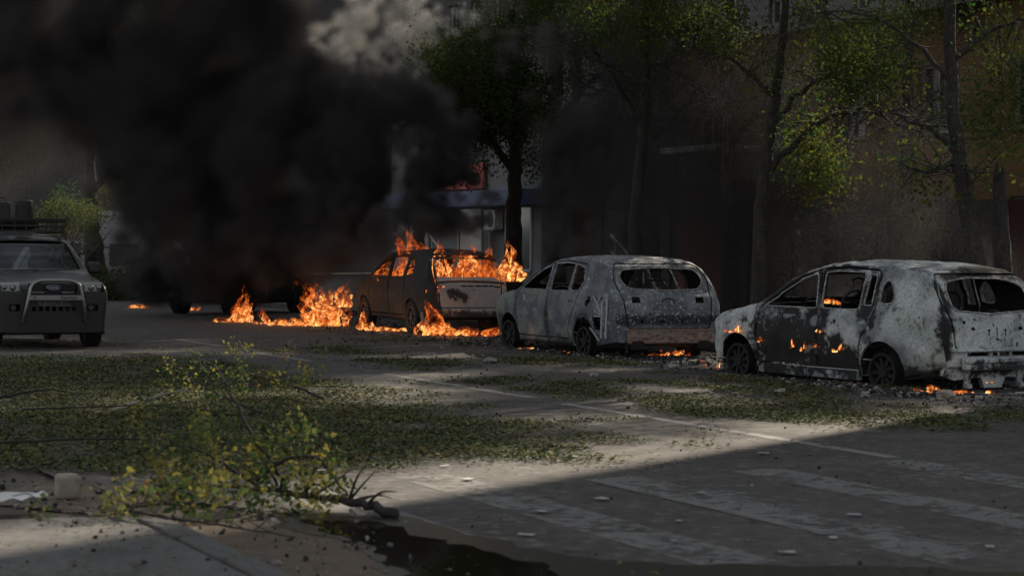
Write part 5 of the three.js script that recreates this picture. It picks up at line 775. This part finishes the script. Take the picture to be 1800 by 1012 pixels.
// ---------- smoke: clouds of soot flakes far smaller than a pixel ----------
function puffGeometry(n, side, sd) {
  reseed(sd); const p = new Float32Array(n * 9), a = V(0, 0, 0), b = V(0, 0, 0), c = V(0, 0, 0);
  for (let i = 0; i < n; i++) {
    let x = gauss(), y = gauss(), z = gauss(); const r = Math.hypot(x, y, z); if (r > 2.1) { const k = 2.1 / r * rnd(); x *= k; y *= k; z *= k; }
    a.set(gauss(), gauss(), gauss()).normalize(); b.set(gauss(), gauss(), gauss()).cross(a).normalize(); c.crossVectors(a, b);
    for (let k = 0; k < 3; k++) { const t = k * 2.0944, u = Math.cos(t) * side, v = Math.sin(t) * side; p[i * 9 + k * 3] = x * 0.42 + b.x * u + c.x * v; p[i * 9 + k * 3 + 1] = y * 0.42 + b.y * u + c.y * v; p[i * 9 + k * 3 + 2] = z * 0.42 + b.z * u + c.z * v; }
  }
  const g = new THREE.BufferGeometry(); g.setAttribute('position', new THREE.BufferAttribute(p, 3)); g.computeVertexNormals(); return g;
}
const smokeMat = (r, g, b) => new THREE.MeshPhysicalMaterial({ color: C(r, g, b), roughness: 1, transmission: 0.5, specularIntensity: 0, side: THREE.DoubleSide });
const sootSmoke = smokeMat(0.085, 0.082, 0.083), darkSmoke = smokeMat(0.2, 0.195, 0.193), hazeSmoke = smokeMat(0.075, 0.073, 0.072), sunTonedSmoke = smokeMat(0.7, 0.68, 0.65);  // the palest colour stands in for sunlight on the plume top
const PUFF = [puffGeometry(14000, 0.0062, 901), puffGeometry(14000, 0.0062, 902)], THIN = puffGeometry(6000, 0.0045, 903);
// lumps [x, y, z, radius, puffs]: each lump is a billow, its puffs bunched by noise so that the edge curls
function smoke(name, label, lumps, mat, sd, { geometry = PUFF[sd % 2], size = 0.36, more = 2 } = {}) {
  reseed(sd * 131); const list = [];
  for (const [x, y, z, r, n] of lumps) for (let i = 0, t = 0; i < n * more && t < n * 24; t++) {
    const d = V(gauss(), gauss(), gauss()).normalize().multiplyScalar(r * Math.cbrt(rnd())), px = x + d.x, py = y + d.y, pz = z + d.z * 0.8;
    if (py < 0.3 || fbm(px * 0.9, py * 0.8, pz * 0.9 + sd, 3) < -0.1 + 0.16 * (d.length() / r)) continue;
    list.push([px, py, pz, r * size * rr(0.5, 1.15)]); i++;
  }
  return stuff(scatterMesh(geometry, mat, list), name, label);
}
smoke('black_smoke', 'dense black smoke plume rolling left over the burning car', [
  [-1.9, 2.5, -43.6, 0.8, 60], [-2.9, 2.4, -43.8, 0.9, 70], [-1.2, 2.3, -42.6, 0.55, 36], [-4.0, 2.0, -44.6, 1.1, 90], [-5.4, 1.9, -45.6, 1.2, 100], [-6.9, 2.0, -46.4, 1.2, 90], [-8.0, 1.7, -47.6, 1.0, 60], [-6.3, 1.0, -47.6, 0.9, 60], [-7.9, 0.8, -48.6, 0.8, 34], [-7.3, 0.9, -50, 0.8, 40], [-8.0, 0.9, -47.6, 0.85, 60], [-6.9, 0.8, -46.9, 0.7, 50], [-8.3, 1.1, -48, 0.7, 40], [-5.0, 1.2, -45.4, 0.6, 36], [-4.2, 1.3, -44.6, 0.5, 26], [-8.6, 0.9, -50.6, 0.8, 40], [-6.4, 0.7, -48.6, 0.7, 36], [-8.7, 1.0, -52, 0.7, 24],
  [-3.1, 3.4, -44.4, 1.3, 130], [-4.6, 3.6, -45.2, 1.6, 170], [-6.3, 3.5, -46, 1.7, 180], [-7.8, 3.3, -46.6, 1.5, 130], [-2.0, 3.6, -44.2, 0.9, 70], [-1.7, 4.3, -44.6, 0.85, 64], [-1.45, 3.2, -44, 0.75, 52], [-2.6, 4.6, -44.8, 1.0, 74], [-2.3, 2.9, -43.4, 0.8, 50], [-0.9, 2.5, -43.2, 0.5, 30], [-1.3, 2.3, -42.0, 0.45, 36], [-0.6, 2.6, -42.6, 0.45, 26], [-2.0, 2.2, -42.2, 0.5, 40], [-1.2, 3.0, -43.6, 0.6, 40], [-2.8, 1.9, -42.8, 0.5, 30],
  [-4.4, 4.4, -45, 1.4, 130], [-5.8, 5.2, -46, 1.8, 170], [-7.6, 5.2, -46.8, 1.8, 150], [-9.3, 5.4, -47.6, 1.7, 110], [-6.4, 6.9, -46.4, 1.8, 130], [-8.4, 7.0, -47.4, 2.0, 130], [-10.4, 7.0, -48, 1.9, 90], [-11.6, 6.2, -48.6, 1.7, 70], [-10.8, 5.8, -48.4, 1.4, 46], [-12.2, 7.4, -49, 1.8, 60], [-8.7, 4.3, -48, 1.2, 46], [-8.3, 1.6, -49.4, 0.8, 34], [-5.6, 6.5, -46, 1.2, 70]], sootSmoke, 1);
smoke('dark_smoke', 'dark grey smoke billows on the right edge of the plume', [
  [-1.5, 4.4, -45, 0.75, 34], [-1.25, 3.6, -45.2, 0.6, 26], [-1.0, 2.9, -44.8, 0.5, 18], [-2.2, 5.0, -45.4, 0.7, 28], [-3.0, 5.6, -45.6, 0.6, 18], [-1.9, 4.9, -45.6, 0.6, 26], [-2.6, 5.4, -46, 0.7, 30], [-1.25, 2.75, -44.6, 0.45, 20], [-0.6, 2.1, -43.4, 0.4, 12], [-2.2, 4.2, -44.2, 0.5, 20]], darkSmoke, 2);
smoke('dark_smoke', 'dark smoke curling off the roof and front of the burning car', [[-2.9, 1.6, -42.0, 0.5, 16], [-3.6, 1.5, -42.6, 0.5, 16], [-2.4, 2.1, -41.6, 0.45, 16], [-1.6, 2.1, -41.0, 0.45, 16], [-0.8, 2.1, -40.6, 0.4, 12], [-4.3, 1.2, -43.4, 0.5, 10], [-3.1, 0.9, -41.6, 0.4, 7], [-0.2, 1.9, -41, 0.35, 6]], sootSmoke, 7, { geometry: THIN, size: 0.62, more: 4 });
smoke('sun_toned_smoke', 'smoke at the top coloured paler to stand in for sunlight, between plume and dark crown', [
  [-3.2, 6.2, -46.8, 0.8, 24], [-3.8, 5.8, -46.9, 0.7, 18], [-2.6, 6.3, -46.8, 0.8, 24], [-3.35, 5.2, -46.6, 0.42, 10], [-2.2, 5.4, -46.9, 0.5, 11], [-1.9, 6.6, -46.8, 0.6, 14], [-4.3, 6.4, -47, 0.7, 12], [-4.3, 5.3, -46.8, 0.4, 6], [-1.0, 6.7, -47, 0.5, 6], [-2.9, 7.2, -46.8, 0.9, 22]], sunTonedSmoke, 3);
smoke('dark_smoke', 'dark smoke drifting between the trunks behind the dark wreck', [
  [2.0, 5.0, -46.2, 1.1, 60], [1.3, 4.2, -46.2, 0.9, 50], [2.3, 3.6, -46, 0.9, 50], [1.2, 2.8, -46, 0.8, 34], [2.3, 2.4, -45.4, 0.8, 30], [1.0, 1.8, -45, 0.7, 28], [1.7, 1.5, -44.6, 0.7, 26], [2.6, 5.9, -47.4, 0.9, 20], [0.4, 5.6, -46.6, 0.8, 12], [0.9, 6.4, -46.6, 0.8, 14], [3.2, 4.6, -46.8, 0.9, 14], [-0.2, 6.6, -46.4, 0.7, 8]], darkSmoke, 4);
smoke('thin_smoke', 'thin dark haze hanging behind the pale wreck', [
  [3.4, 1.8, -40, 1.6, 40], [4.6, 2.0, -38.8, 1.6, 26], [5.9, 2.0, -38, 1.6, 14], [7.3, 2.1, -37, 1.6, 8], [6.6, 3.4, -38, 1.6, 10], [5.0, 3.6, -39.5, 1.6, 26], [3.4, 4.2, -41, 1.7, 26], [6.6, 1.5, -33.4, 1.1, 8], [5.2, 1.4, -34.5, 1.1, 12], [8.2, 1.4, -33.6, 1.0, 10], [8.2, 5.2, -38, 1.8, 8], [4.4, 5.6, -40, 1.8, 20], [3.0, 2.5, -43.4, 1.5, 80], [3.6, 4.5, -43.6, 1.6, 80], [4.9, 3, -43.6, 1.5, 70], [5.8, 4.6, -44, 1.6, 36], [2.4, 6, -44, 1.6, 70], [7.2, 4.6, -43, 1.6, 16], [1.6, 3.2, -46, 1.4, 60], [4.6, 1.6, -42.4, 1.3, 50], [6.2, 2.2, -41, 1.4, 30], [8.2, 2.6, -40, 1.5, 14]], hazeSmoke, 5, { geometry: THIN, size: 0.8, more: 1 });
smoke('thin_smoke', 'thin grey haze at the far left above the SUV', [
  [-11.5, 5.4, -52, 1.8, 80], [-13, 5.4, -53, 2.0, 90], [-11.2, 5.8, -51, 1.8, 80], [-13, 4.2, -54, 1.4, 30], [-14.5, 4.6, -55, 2, 70], [-9.0, 2.4, -51, 0.9, 24], [-10.8, 2.2, -54, 1.3, 16], [-10.0, 1.2, -53, 1.0, 12], [-12.5, 7.2, -52, 2.0, 60]], hazeSmoke, 6, { geometry: THIN, size: 0.8, more: 1 });
// ---------- leaves torn from the trees, twigs, branches, stones, scraps ----------
const litterMat = new THREE.MeshPhysicalMaterial({ color: C(1, 1, 1), roughness: 0.9, transmission: 0.25, side: THREE.DoubleSide, specularIntensity: 0.4 });
function litterCluster(n, spread, size, tall, sd) {
  reseed(sd); const pos = [], idx = [];
  for (let i = 0; i < n; i++) {
    const r = spread * Math.sqrt(rnd()), an = rnd() * 6.28, px = Math.cos(an) * r, pz = Math.sin(an) * r, L = size * rr(0.5, 1.3), W = L * rr(0.16, 0.36), yaw = rnd() * 6.28, pitch = rnd() < tall ? rr(0.3, 1.0) : rr(-0.1, 0.2), roll = rr(-0.4, 0.4), o = pos.length / 3, y0 = rr(0.004, 0.018);
    const e = new THREE.Euler(roll, yaw, pitch, 'YZX'), f = rr(0.05, 0.4) * W, at = (u, v, w) => { const p = V(u, v, w).applyEuler(e); pos.push(px + p.x, Math.max(0.002, y0 + p.y), pz + p.z); };
    at(0, 0, 0); at(L * 0.45, f, W); at(L * 0.5, 0, 0); at(L * 0.45, f, -W); at(L, f * 0.5, 0); idx.push(o, o + 1, o + 2, o + 1, o + 4, o + 2, o, o + 2, o + 3, o + 3, o + 2, o + 4);
  }
  const g = new THREE.BufferGeometry(); g.setAttribute('position', new THREE.Float32BufferAttribute(pos, 3)); g.setIndex(idx); const h = g.toNonIndexed(); h.computeVertexNormals(); return h;
}
const LIT = [litterCluster(30, 0.24, 0.05, 0.12, 31), litterCluster(26, 0.28, 0.046, 0.08, 32), litterCluster(4, 0.2, 0.045, 0.05, 33)];
const litterTint = (c) => { const t = rnd(), y = rnd(); if (t < 0.12) c.setRGB(0.075, 0.05, 0.024); else if (t < 0.3) c.setRGB(mix(0.1, 0.16, y), mix(0.1, 0.145, y), 0.035); else c.setRGB(mix(0.03, 0.065, y), mix(0.045, 0.082, y), mix(0.012, 0.027, rnd())); };
function coverage(q, s) { // how thickly the leaves lie
  const n = fbm(q * 0.55, s * 0.3, 21.5, 4), f = fbm(q * 1.8, s * 1.1, 3.3, 3);
  let c = sstep(9.6, 6.8, q + 3 * n) * sstep(14.2, 16.2, s + 2 * n - 0.35 * Math.max(0, 5 - q)) * sstep(33, 27, s) * 1.0; // the carpet at the left
  c = Math.max(c * sstep(-0.42, -0.02, f + 0.5 * n), 0.85 * sstep(0.06, 0.26, n + 0.8 * f) * sstep(10.2, 11.6, q) * sstep(15.2, 14.2, q) * sstep(15, 19, s) * sstep(40, 33, s));  // the drift beside the wrecks
  c = Math.max(c, 0.9 * sstep(0.2, 0.32, n + 0.6 * f) * sstep(15.5, 18, s) * sstep(38, 30, s));
  if (s < 27 && Math.abs(q - 10.02) < 0.22) c *= 0.22;
  return Math.max(c, 0.035);
}
{ reseed(404); const A = [[], []], B = [];
  for (let i = 0; i < 60000; i++) { const s = rr(8.5, 40), q = rr(0.5, 15.2); const near = clamp(26 / s, 0.5, 1.5); if (rnd() > coverage(q, s) * 0.55 * near) continue; const p = street(q, s, 0.004); if (coverage(q, s) > 0.2) A[i % 2].push([p.x, p.y, p.z, rr(0.75, 1.25), 1]); else B.push([p.x, p.y, p.z, rr(0.6, 1.3), 1]); }
  stuff(scatterMesh(LIT[0], litterMat, A[0], litterTint), 'leaf_litter', 'green leaves carpeting the street at the left');
  stuff(scatterMesh(LIT[1], litterMat, A[1], litterTint), 'leaf_litter', 'green leaves drifted over the street in patches');
  stuff(scatterMesh(LIT[2], litterMat, B, litterTint), 'leaf_litter', 'single leaves scattered over the asphalt');
}
{ reseed(414); const A = [], B = []; // on the pavement
  for (let i = 0; i < 260; i++) { const p = street(rr(0.4, 3.1), rr(7.5, 12.3), 0.079); A.push([p.x, p.y, p.z, rr(0.5, 1.1), 1]); }
  stuff(scatterMesh(LIT[2], litterMat, A, litterTint), 'leaf_litter', 'single leaves scattered over the pavement');
}
// char and ash fallen from the wrecks
function chunk(sd) { reseed(sd); const g = new THREE.IcosahedronGeometry(1, 1), p = g.attributes.position, m = new Map(); for (let i = 0; i < p.count; i++) { const k = [p.getX(i), p.getY(i), p.getZ(i)].map((x) => x.toFixed(2)).join(); if (!m.has(k)) m.set(k, rr(0.55, 1.25)); const s = m.get(k); p.setXYZ(i, p.getX(i) * s, p.getY(i) * s * 0.45, p.getZ(i) * s); } g.computeVertexNormals(); return g; }
const CHUNK = [chunk(51), chunk(52), chunk(53)], rubble = std(1, 1, 1, 0.95);
{ reseed(505); const list = [];
  const add = (q0, q1, s0, s1, n, a, b) => { for (let i = 0; i < n; i++) { const q = rr(q0, q1), s = rr(s0, s1), r = mix(a, b, Math.pow(rnd(), 3)), p = street(q, s, 0.006 + r * 0.25); list.push([p.x, p.y, p.z, r]); } };
  add(14.2, 17, 17.8, 27.5, 2200, 0.006, 0.035); add(14.3, 16.9, 27, 37, 2200, 0.006, 0.035); add(14, 17, 37, 46, 700, 0.008, 0.04); add(14.2, 15.1, 20.2, 22.8, 800, 0.008, 0.045); add(14.5, 15.4, 29, 31, 400, 0.008, 0.045); add(10, 14.2, 17, 36, 500, 0.006, 0.03); add(4, 10, 9, 30, 300, 0.005, 0.016);
  for (let i = 0; i < 700; i++) { const q = rr(0.3, 3.1), s = rr(7.5, 12.3); if (fbm(q * 2, s * 2, 4, 3) < 0.02) continue; const p = street(q, s, 0.08); list.push([p.x, p.y, p.z, mix(0.004, 0.018, rnd() ** 3)]); }
  for (let i = 0; i < 500; i++) { const p = street(rr(2.6, 4.3), rr(9, 15), 0.012); list.push([p.x, p.y, p.z, mix(0.005, 0.03, rnd() ** 3)]); }
  stuff(scatterMesh(CHUNK[0], rubble, list, (c) => { const t = rnd(); if (t < 0.55) c.setRGB(0.009, 0.009, 0.0095); else if (t < 0.85) { const k = rr(0.03, 0.1); c.setRGB(k, k, k * 1.03); } else { const k = rr(0.12, 0.3); c.setRGB(k, k, k * 0.97); } }), 'char_debris', 'black char and grey ash lying round the wrecks');
}
const paleStone = plaster(0.27, 0.235, 0.19, 801), ashStone = plaster(0.2, 0.2, 0.195, 811);
[[2.29, -29.69, 0.1, 0.06, ashStone, 'pale stone on the asphalt between the two wrecks'], [-0.29, -30.63, 0.13, 0.07, ashStone, 'broken pale chunk on the street before the dark wreck'], [4.97, -24.05, 0.13, 0.1, paleStone, 'grey stone in front of the pale wreck tailgate'], [4.1, -24.3, 0.07, 0.06, ashStone, 'small pale stone left of the tailgate stone'], [3.2, -24.9, 0.08, 0.05, paleStone, 'pale stone in the leaves before the sooty door'], [1.1, -27.6, 0.07, 0.05, ashStone, 'little stone in the leaf drift before the dark wreck'], [-0.95, -13.1, 0.07, 0.05, paleStone, 'pale stone beside the puddle under the fallen branch'], [-2.35, -11.9, 0.05, 0.04, paleStone, 'small pale stone on the pavement edge']].forEach(([x, z, w, h, m, label], i) => { const s = single('stone', CHUNK[i % 3].clone().scale(w, h * 1.5, w * 0.8), m, label, 'stone'); s.position.set(x, h * 0.55, z); s.rotation.y = i * 1.3; });
{ const g = new RoundedBoxGeometry(0.16, 0.17, 0.14, 3, 0.035), p = g.attributes.position; for (let i = 0; i < p.count; i++) { const k = 1 + 0.16 * fbm(p.getX(i) * 9, p.getY(i) * 9, p.getZ(i) * 9, 3); p.setXYZ(i, p.getX(i) * k, p.getY(i) * k, p.getZ(i) * k); } g.computeVertexNormals(); const b = single('concrete_lump', g, paleStone, 'pale broken concrete block at the end of the kerb', 'concrete block'); b.position.set(-2.92, 0.085, -13.85); b.rotation.set(0.05, 0.5, -0.06); }
function sheetOf(w, d, amp, sd) { const g = new THREE.PlaneGeometry(w, d, 24, 16); g.rotateX(-Math.PI / 2); const p = g.attributes.position; for (let i = 0; i < p.count; i++) p.setY(i, amp * (0.55 + fbm(p.getX(i) * 5, p.getZ(i) * 5, sd, 3) + 0.7 * Math.abs(noise(p.getX(i) * 9, p.getZ(i) * 3, sd)))); const q = g.clone(); const lo = mergeGeometries([g, flip(q.translate(0, -0.003, 0))]); return lo; }
{ const s = single('paper_sheet', sheetOf(0.42, 0.3, 0.05, 4), std(0.42, 0.42, 0.43, 0.8), 'crumpled white paper lying on the pavement at the left edge', 'paper'); s.position.set(-3.1, 0.085, -13.05); s.rotation.y = 0.3; }
reseed(606);
[[0.62, -14.1], [1.05, -13.0], [1.32, -14.5], [0.2, -13.4], [1.9, -12.3], [2.2, -13.4], [0.95, -12.1], [2.75, -12.0], [1.55, -11.7], [-0.3, -15.2], [0.5, -16.9], [0.15, -17.2], [-0.5, -16.1], [2.62, -23.96], [2.35, -24.6], [3.6, -23.2], [-1.4, -15.6], [-2.9, -17.6], [-1.0, -21.8], [0.1, -12.3], [1.25, -16.6], [2.1, -17.4]].forEach(([x, z]) => { const w = rr(0.05, 0.1), s = single('paper_scrap', sheetOf(w, w * rr(0.5, 0.9), 0.012, x * 3), std(0.3, 0.3, 0.3, 0.85), 'small pale paper scrap lying on the asphalt', 'paper', 'paper scraps on the street'); s.position.set(x, 0.012, z); s.rotation.y = rnd() * 6; });
single('cable', tube(curve([[2.7, 0.02, -28.7], [3.4, 0.015, -27.2], [4.0, 0.02, -26.0], [4.6, 0.012, -25.2], [5.4, 0.02, -24.9], [6.2, 0.015, -24.7]], 60), 0.009, 6), std(0.05, 0.05, 0.055, 0.6), 'thin grey cable lying on the ground along the pale wreck', 'cable');

// fallen branches
const twigBark = new THREE.MeshStandardMaterial({ map: barkMap, roughness: 0.9, color: C(0.7, 0.68, 0.66) });
const BR = [leafCluster(18, 0.15, 0.05, 61, -0.5), leafCluster(16, 0.14, 0.055, 62, -0.3)];
const freshTint = (c) => { const t = rnd(), y = rnd(); if (t < 0.4) c.setRGB(mix(0.15, 0.25, y), mix(0.15, 0.22, y), 0.045); else if (t < 0.42) c.setRGB(0.14, 0.09, 0.035); else c.setRGB(mix(0.04, 0.085, y), mix(0.07, 0.12, y), mix(0.02, 0.035, y)); };
function branch(label, pts, r, twigs, sprays, { sd = 1, sc = 0.8, pale = false } = {}) {
  reseed(sd * 53 + 9); const b = thing('fallen_branch', label, 'branch', [0, 0, 0]), base = V(...pts[0]); b.position.set(base.x, 0, base.z);
  const rel = (p) => V(p[0] - base.x, p[1], p[2] - base.z), c = curve(pts.map(rel), 26).map((p, i) => p.add(V(gauss(), gauss() * 0.5, gauss()).multiplyScalar(r * 0.4))), m = pale ? std(0.2, 0.18, 0.14, 0.85) : twigBark;
  part('stem', tube(c, c.map((_, i) => Math.max(0.004, r * (1 - 0.75 * i / 26))), 8), m, b);
  for (let k = 0; k < twigs; k++) { const p = c[5 + Math.floor(rnd() * 20)], d = V(gauss(), Math.abs(gauss()) * 0.6, gauss()).normalize().multiplyScalar(rr(0.12, 0.35)); part('twig', tube(curve([p, p.clone().addScaledVector(d, 0.5).add(V(0, rr(-0.02, 0.06), 0)), p.clone().add(d)], 8), range(r * 0.35, 0.003, 8), 5), m, b); }
  const list = []; for (const [x, y, z, rad, n] of sprays) for (let i = 0; i < n * 0.7; i++) { const d = V(gauss(), gauss(), gauss()).normalize().multiplyScalar(rad * Math.cbrt(rnd())), p = rel([x, y, z]).add(d); list.push([p.x, Math.max(0.05, p.y), p.z, rr(0.7, 1.15) * sc]); }
  if (list.length) { const f = scatterMesh(BR[sd % 2], leafMat, list, freshTint); f.name = 'leaves'; f.userData.kind = 'stuff'; b.add(f); }
  return b;
}
branch('main fallen branch lying from the puddle into the leafy pile', [[-0.72, 0.04, -13.0], [-0.95, 0.07, -13.2], [-1.3, 0.1, -13.4], [-1.75, 0.12, -13.6], [-2.3, 0.1, -13.8]], 0.035, 12, [[-1.35, 0.2, -13.4, 0.24, 12], [-1.75, 0.24, -13.6, 0.28, 16], [-2.1, 0.2, -13.7, 0.25, 14], [-1.55, 0.12, -13.1, 0.22, 12], [-1.2, 0.1, -13.1, 0.2, 9]], { sd: 1 });
branch('tall upright twig rising from the leafy pile with a leafy tip', [[-1.42, 0.06, -13.5], [-1.5, 0.25, -13.5], [-1.66, 0.46, -13.5], [-1.8, 0.74, -13.5], [-1.86, 0.86, -13.5]], 0.016, 5, [[-1.84, 0.72, -13.5, 0.09, 3], [-1.78, 0.88, -13.5, 0.06, 1], [-1.66, 0.45, -13.5, 0.1, 2]], { sd: 2, sc: 0.6 });
branch('dark twig arching over from the pile down to the asphalt', [[-1.62, 0.2, -13.4], [-1.42, 0.33, -13.4], [-1.22, 0.34, -13.35], [-1.08, 0.18, -13.3], [-0.93, 0.02, -13.2]], 0.016, 5, [[-1.18, 0.28, -13.4, 0.15, 8], [-1.05, 0.2, -13.35, 0.1, 4], [-1.3, 0.24, -13.3, 0.14, 7]], { sd: 3, sc: 0.7 });
branch('yellow-green leafy spray at the left of the pile', [[-1.6, 0.1, -13.6], [-1.85, 0.25, -13.7], [-2.1, 0.36, -13.8], [-2.3, 0.34, -13.9]], 0.014, 7, [[-2.1, 0.36, -13.8, 0.2, 12], [-2.3, 0.24, -13.9, 0.2, 12], [-1.9, 0.48, -13.7, 0.12, 5], [-2.05, 0.52, -13.8, 0.1, 4], [-2.25, 0.1, -13.8, 0.22, 12]], { sd: 4 });
branch('broad green leafy spray spilling over the kerb', [[-1.7, 0.08, -12.9], [-1.95, 0.12, -12.75], [-2.2, 0.12, -12.6], [-2.4, 0.1, -12.5]], 0.013, 7, [[-2.1, 0.16, -12.7, 0.2, 14], [-2.3, 0.12, -12.6, 0.16, 9], [-1.85, 0.1, -12.8, 0.18, 9]], { sd: 5, sc: 0.95 });
branch('short leafy sprig standing in the middle of the pile', [[-1.5, 0.1, -13.6], [-1.55, 0.3, -13.6], [-1.5, 0.46, -13.6], [-1.42, 0.55, -13.6]], 0.012, 5, [[-1.48, 0.38, -13.6, 0.16, 10], [-1.38, 0.48, -13.6, 0.1, 4], [-1.7, 0.32, -13.6, 0.16, 9]], { sd: 6, sc: 0.75 });
branch('bare dark twig lying across the pavement in front', [[-2.3, 0.13, -12.4], [-2.0, 0.12, -12.1], [-1.75, 0.12, -11.9], [-1.5, 0.1, -11.8], [-1.2, 0.06, -11.75]], 0.012, 6, [[-2.3, 0.14, -12.3, 0.14, 4]], { sd: 7, sc: 0.7 });
branch('crooked twig on the pavement at the lower left', [[-2.95, 0.1, -12.6], [-2.7, 0.13, -12.35], [-2.5, 0.11, -12.2], [-2.2, 0.12, -12.25]], 0.009, 5, [[-2.75, 0.12, -12.3, 0.1, 3]], { sd: 8, sc: 0.7 });
branch('long dark bough across the leaves above the kerb block', [[-4.4, 0.06, -16.9], [-3.8, 0.1, -16.9], [-3.3, 0.13, -16.8], [-2.8, 0.12, -16.7], [-2.2, 0.07, -16.6]], 0.014, 7, [[-3.0, 0.15, -16.8, 0.2, 5]], { sd: 9 });
branch('second dark bough lying behind the first one', [[-4.8, 0.05, -20.6], [-4.2, 0.1, -20.3], [-3.4, 0.14, -20.1], [-2.7, 0.1, -19.9]], 0.012, 6, [[-3.3, 0.14, -20.1, 0.2, 4]], { sd: 10 });
branch('thick crooked bough at the left edge of the leaf carpet', [[-5.4, 0.05, -21.8], [-5.1, 0.12, -21.9], [-4.8, 0.16, -21.9], [-4.5, 0.1, -22]], 0.022, 5, [], { sd: 11 });
branch('pale peeled branch curving over the leaf carpet', [[-3.9, 0.05, -20.6], [-3.6, 0.15, -20.9], [-3.3, 0.22, -21], [-3.0, 0.2, -21]], 0.018, 4, [], { sd: 12, pale: true });
branch('forked twig sticking up from the leaf carpet', [[-2.4, 0.03, -20.6], [-2.75, 0.14, -20.8], [-3.1, 0.3, -21], [-3.3, 0.48, -21.1]], 0.014, 5, [], { sd: 13 });
branch('leafy dark branch heap behind the tall upright twig', [[-2.0, 0.05, -22.6], [-2.5, 0.2, -22.8], [-3.0, 0.3, -23], [-3.6, 0.3, -23.2]], 0.016, 10, [[-2.3, 0.3, -22.8, 0.35, 18], [-3.0, 0.3, -23, 0.35, 18], [-3.6, 0.25, -23.2, 0.3, 12]], { sd: 14, sc: 0.9 });
branch('straight pale stick lying on the asphalt beside the leaf carpet', [[-1.6, 0.02, -24.3], [-2.1, 0.025, -24.4], [-2.9, 0.02, -24.5]], 0.014, 0, [], { sd: 15, pale: true });
renderer.render(scene, camera);
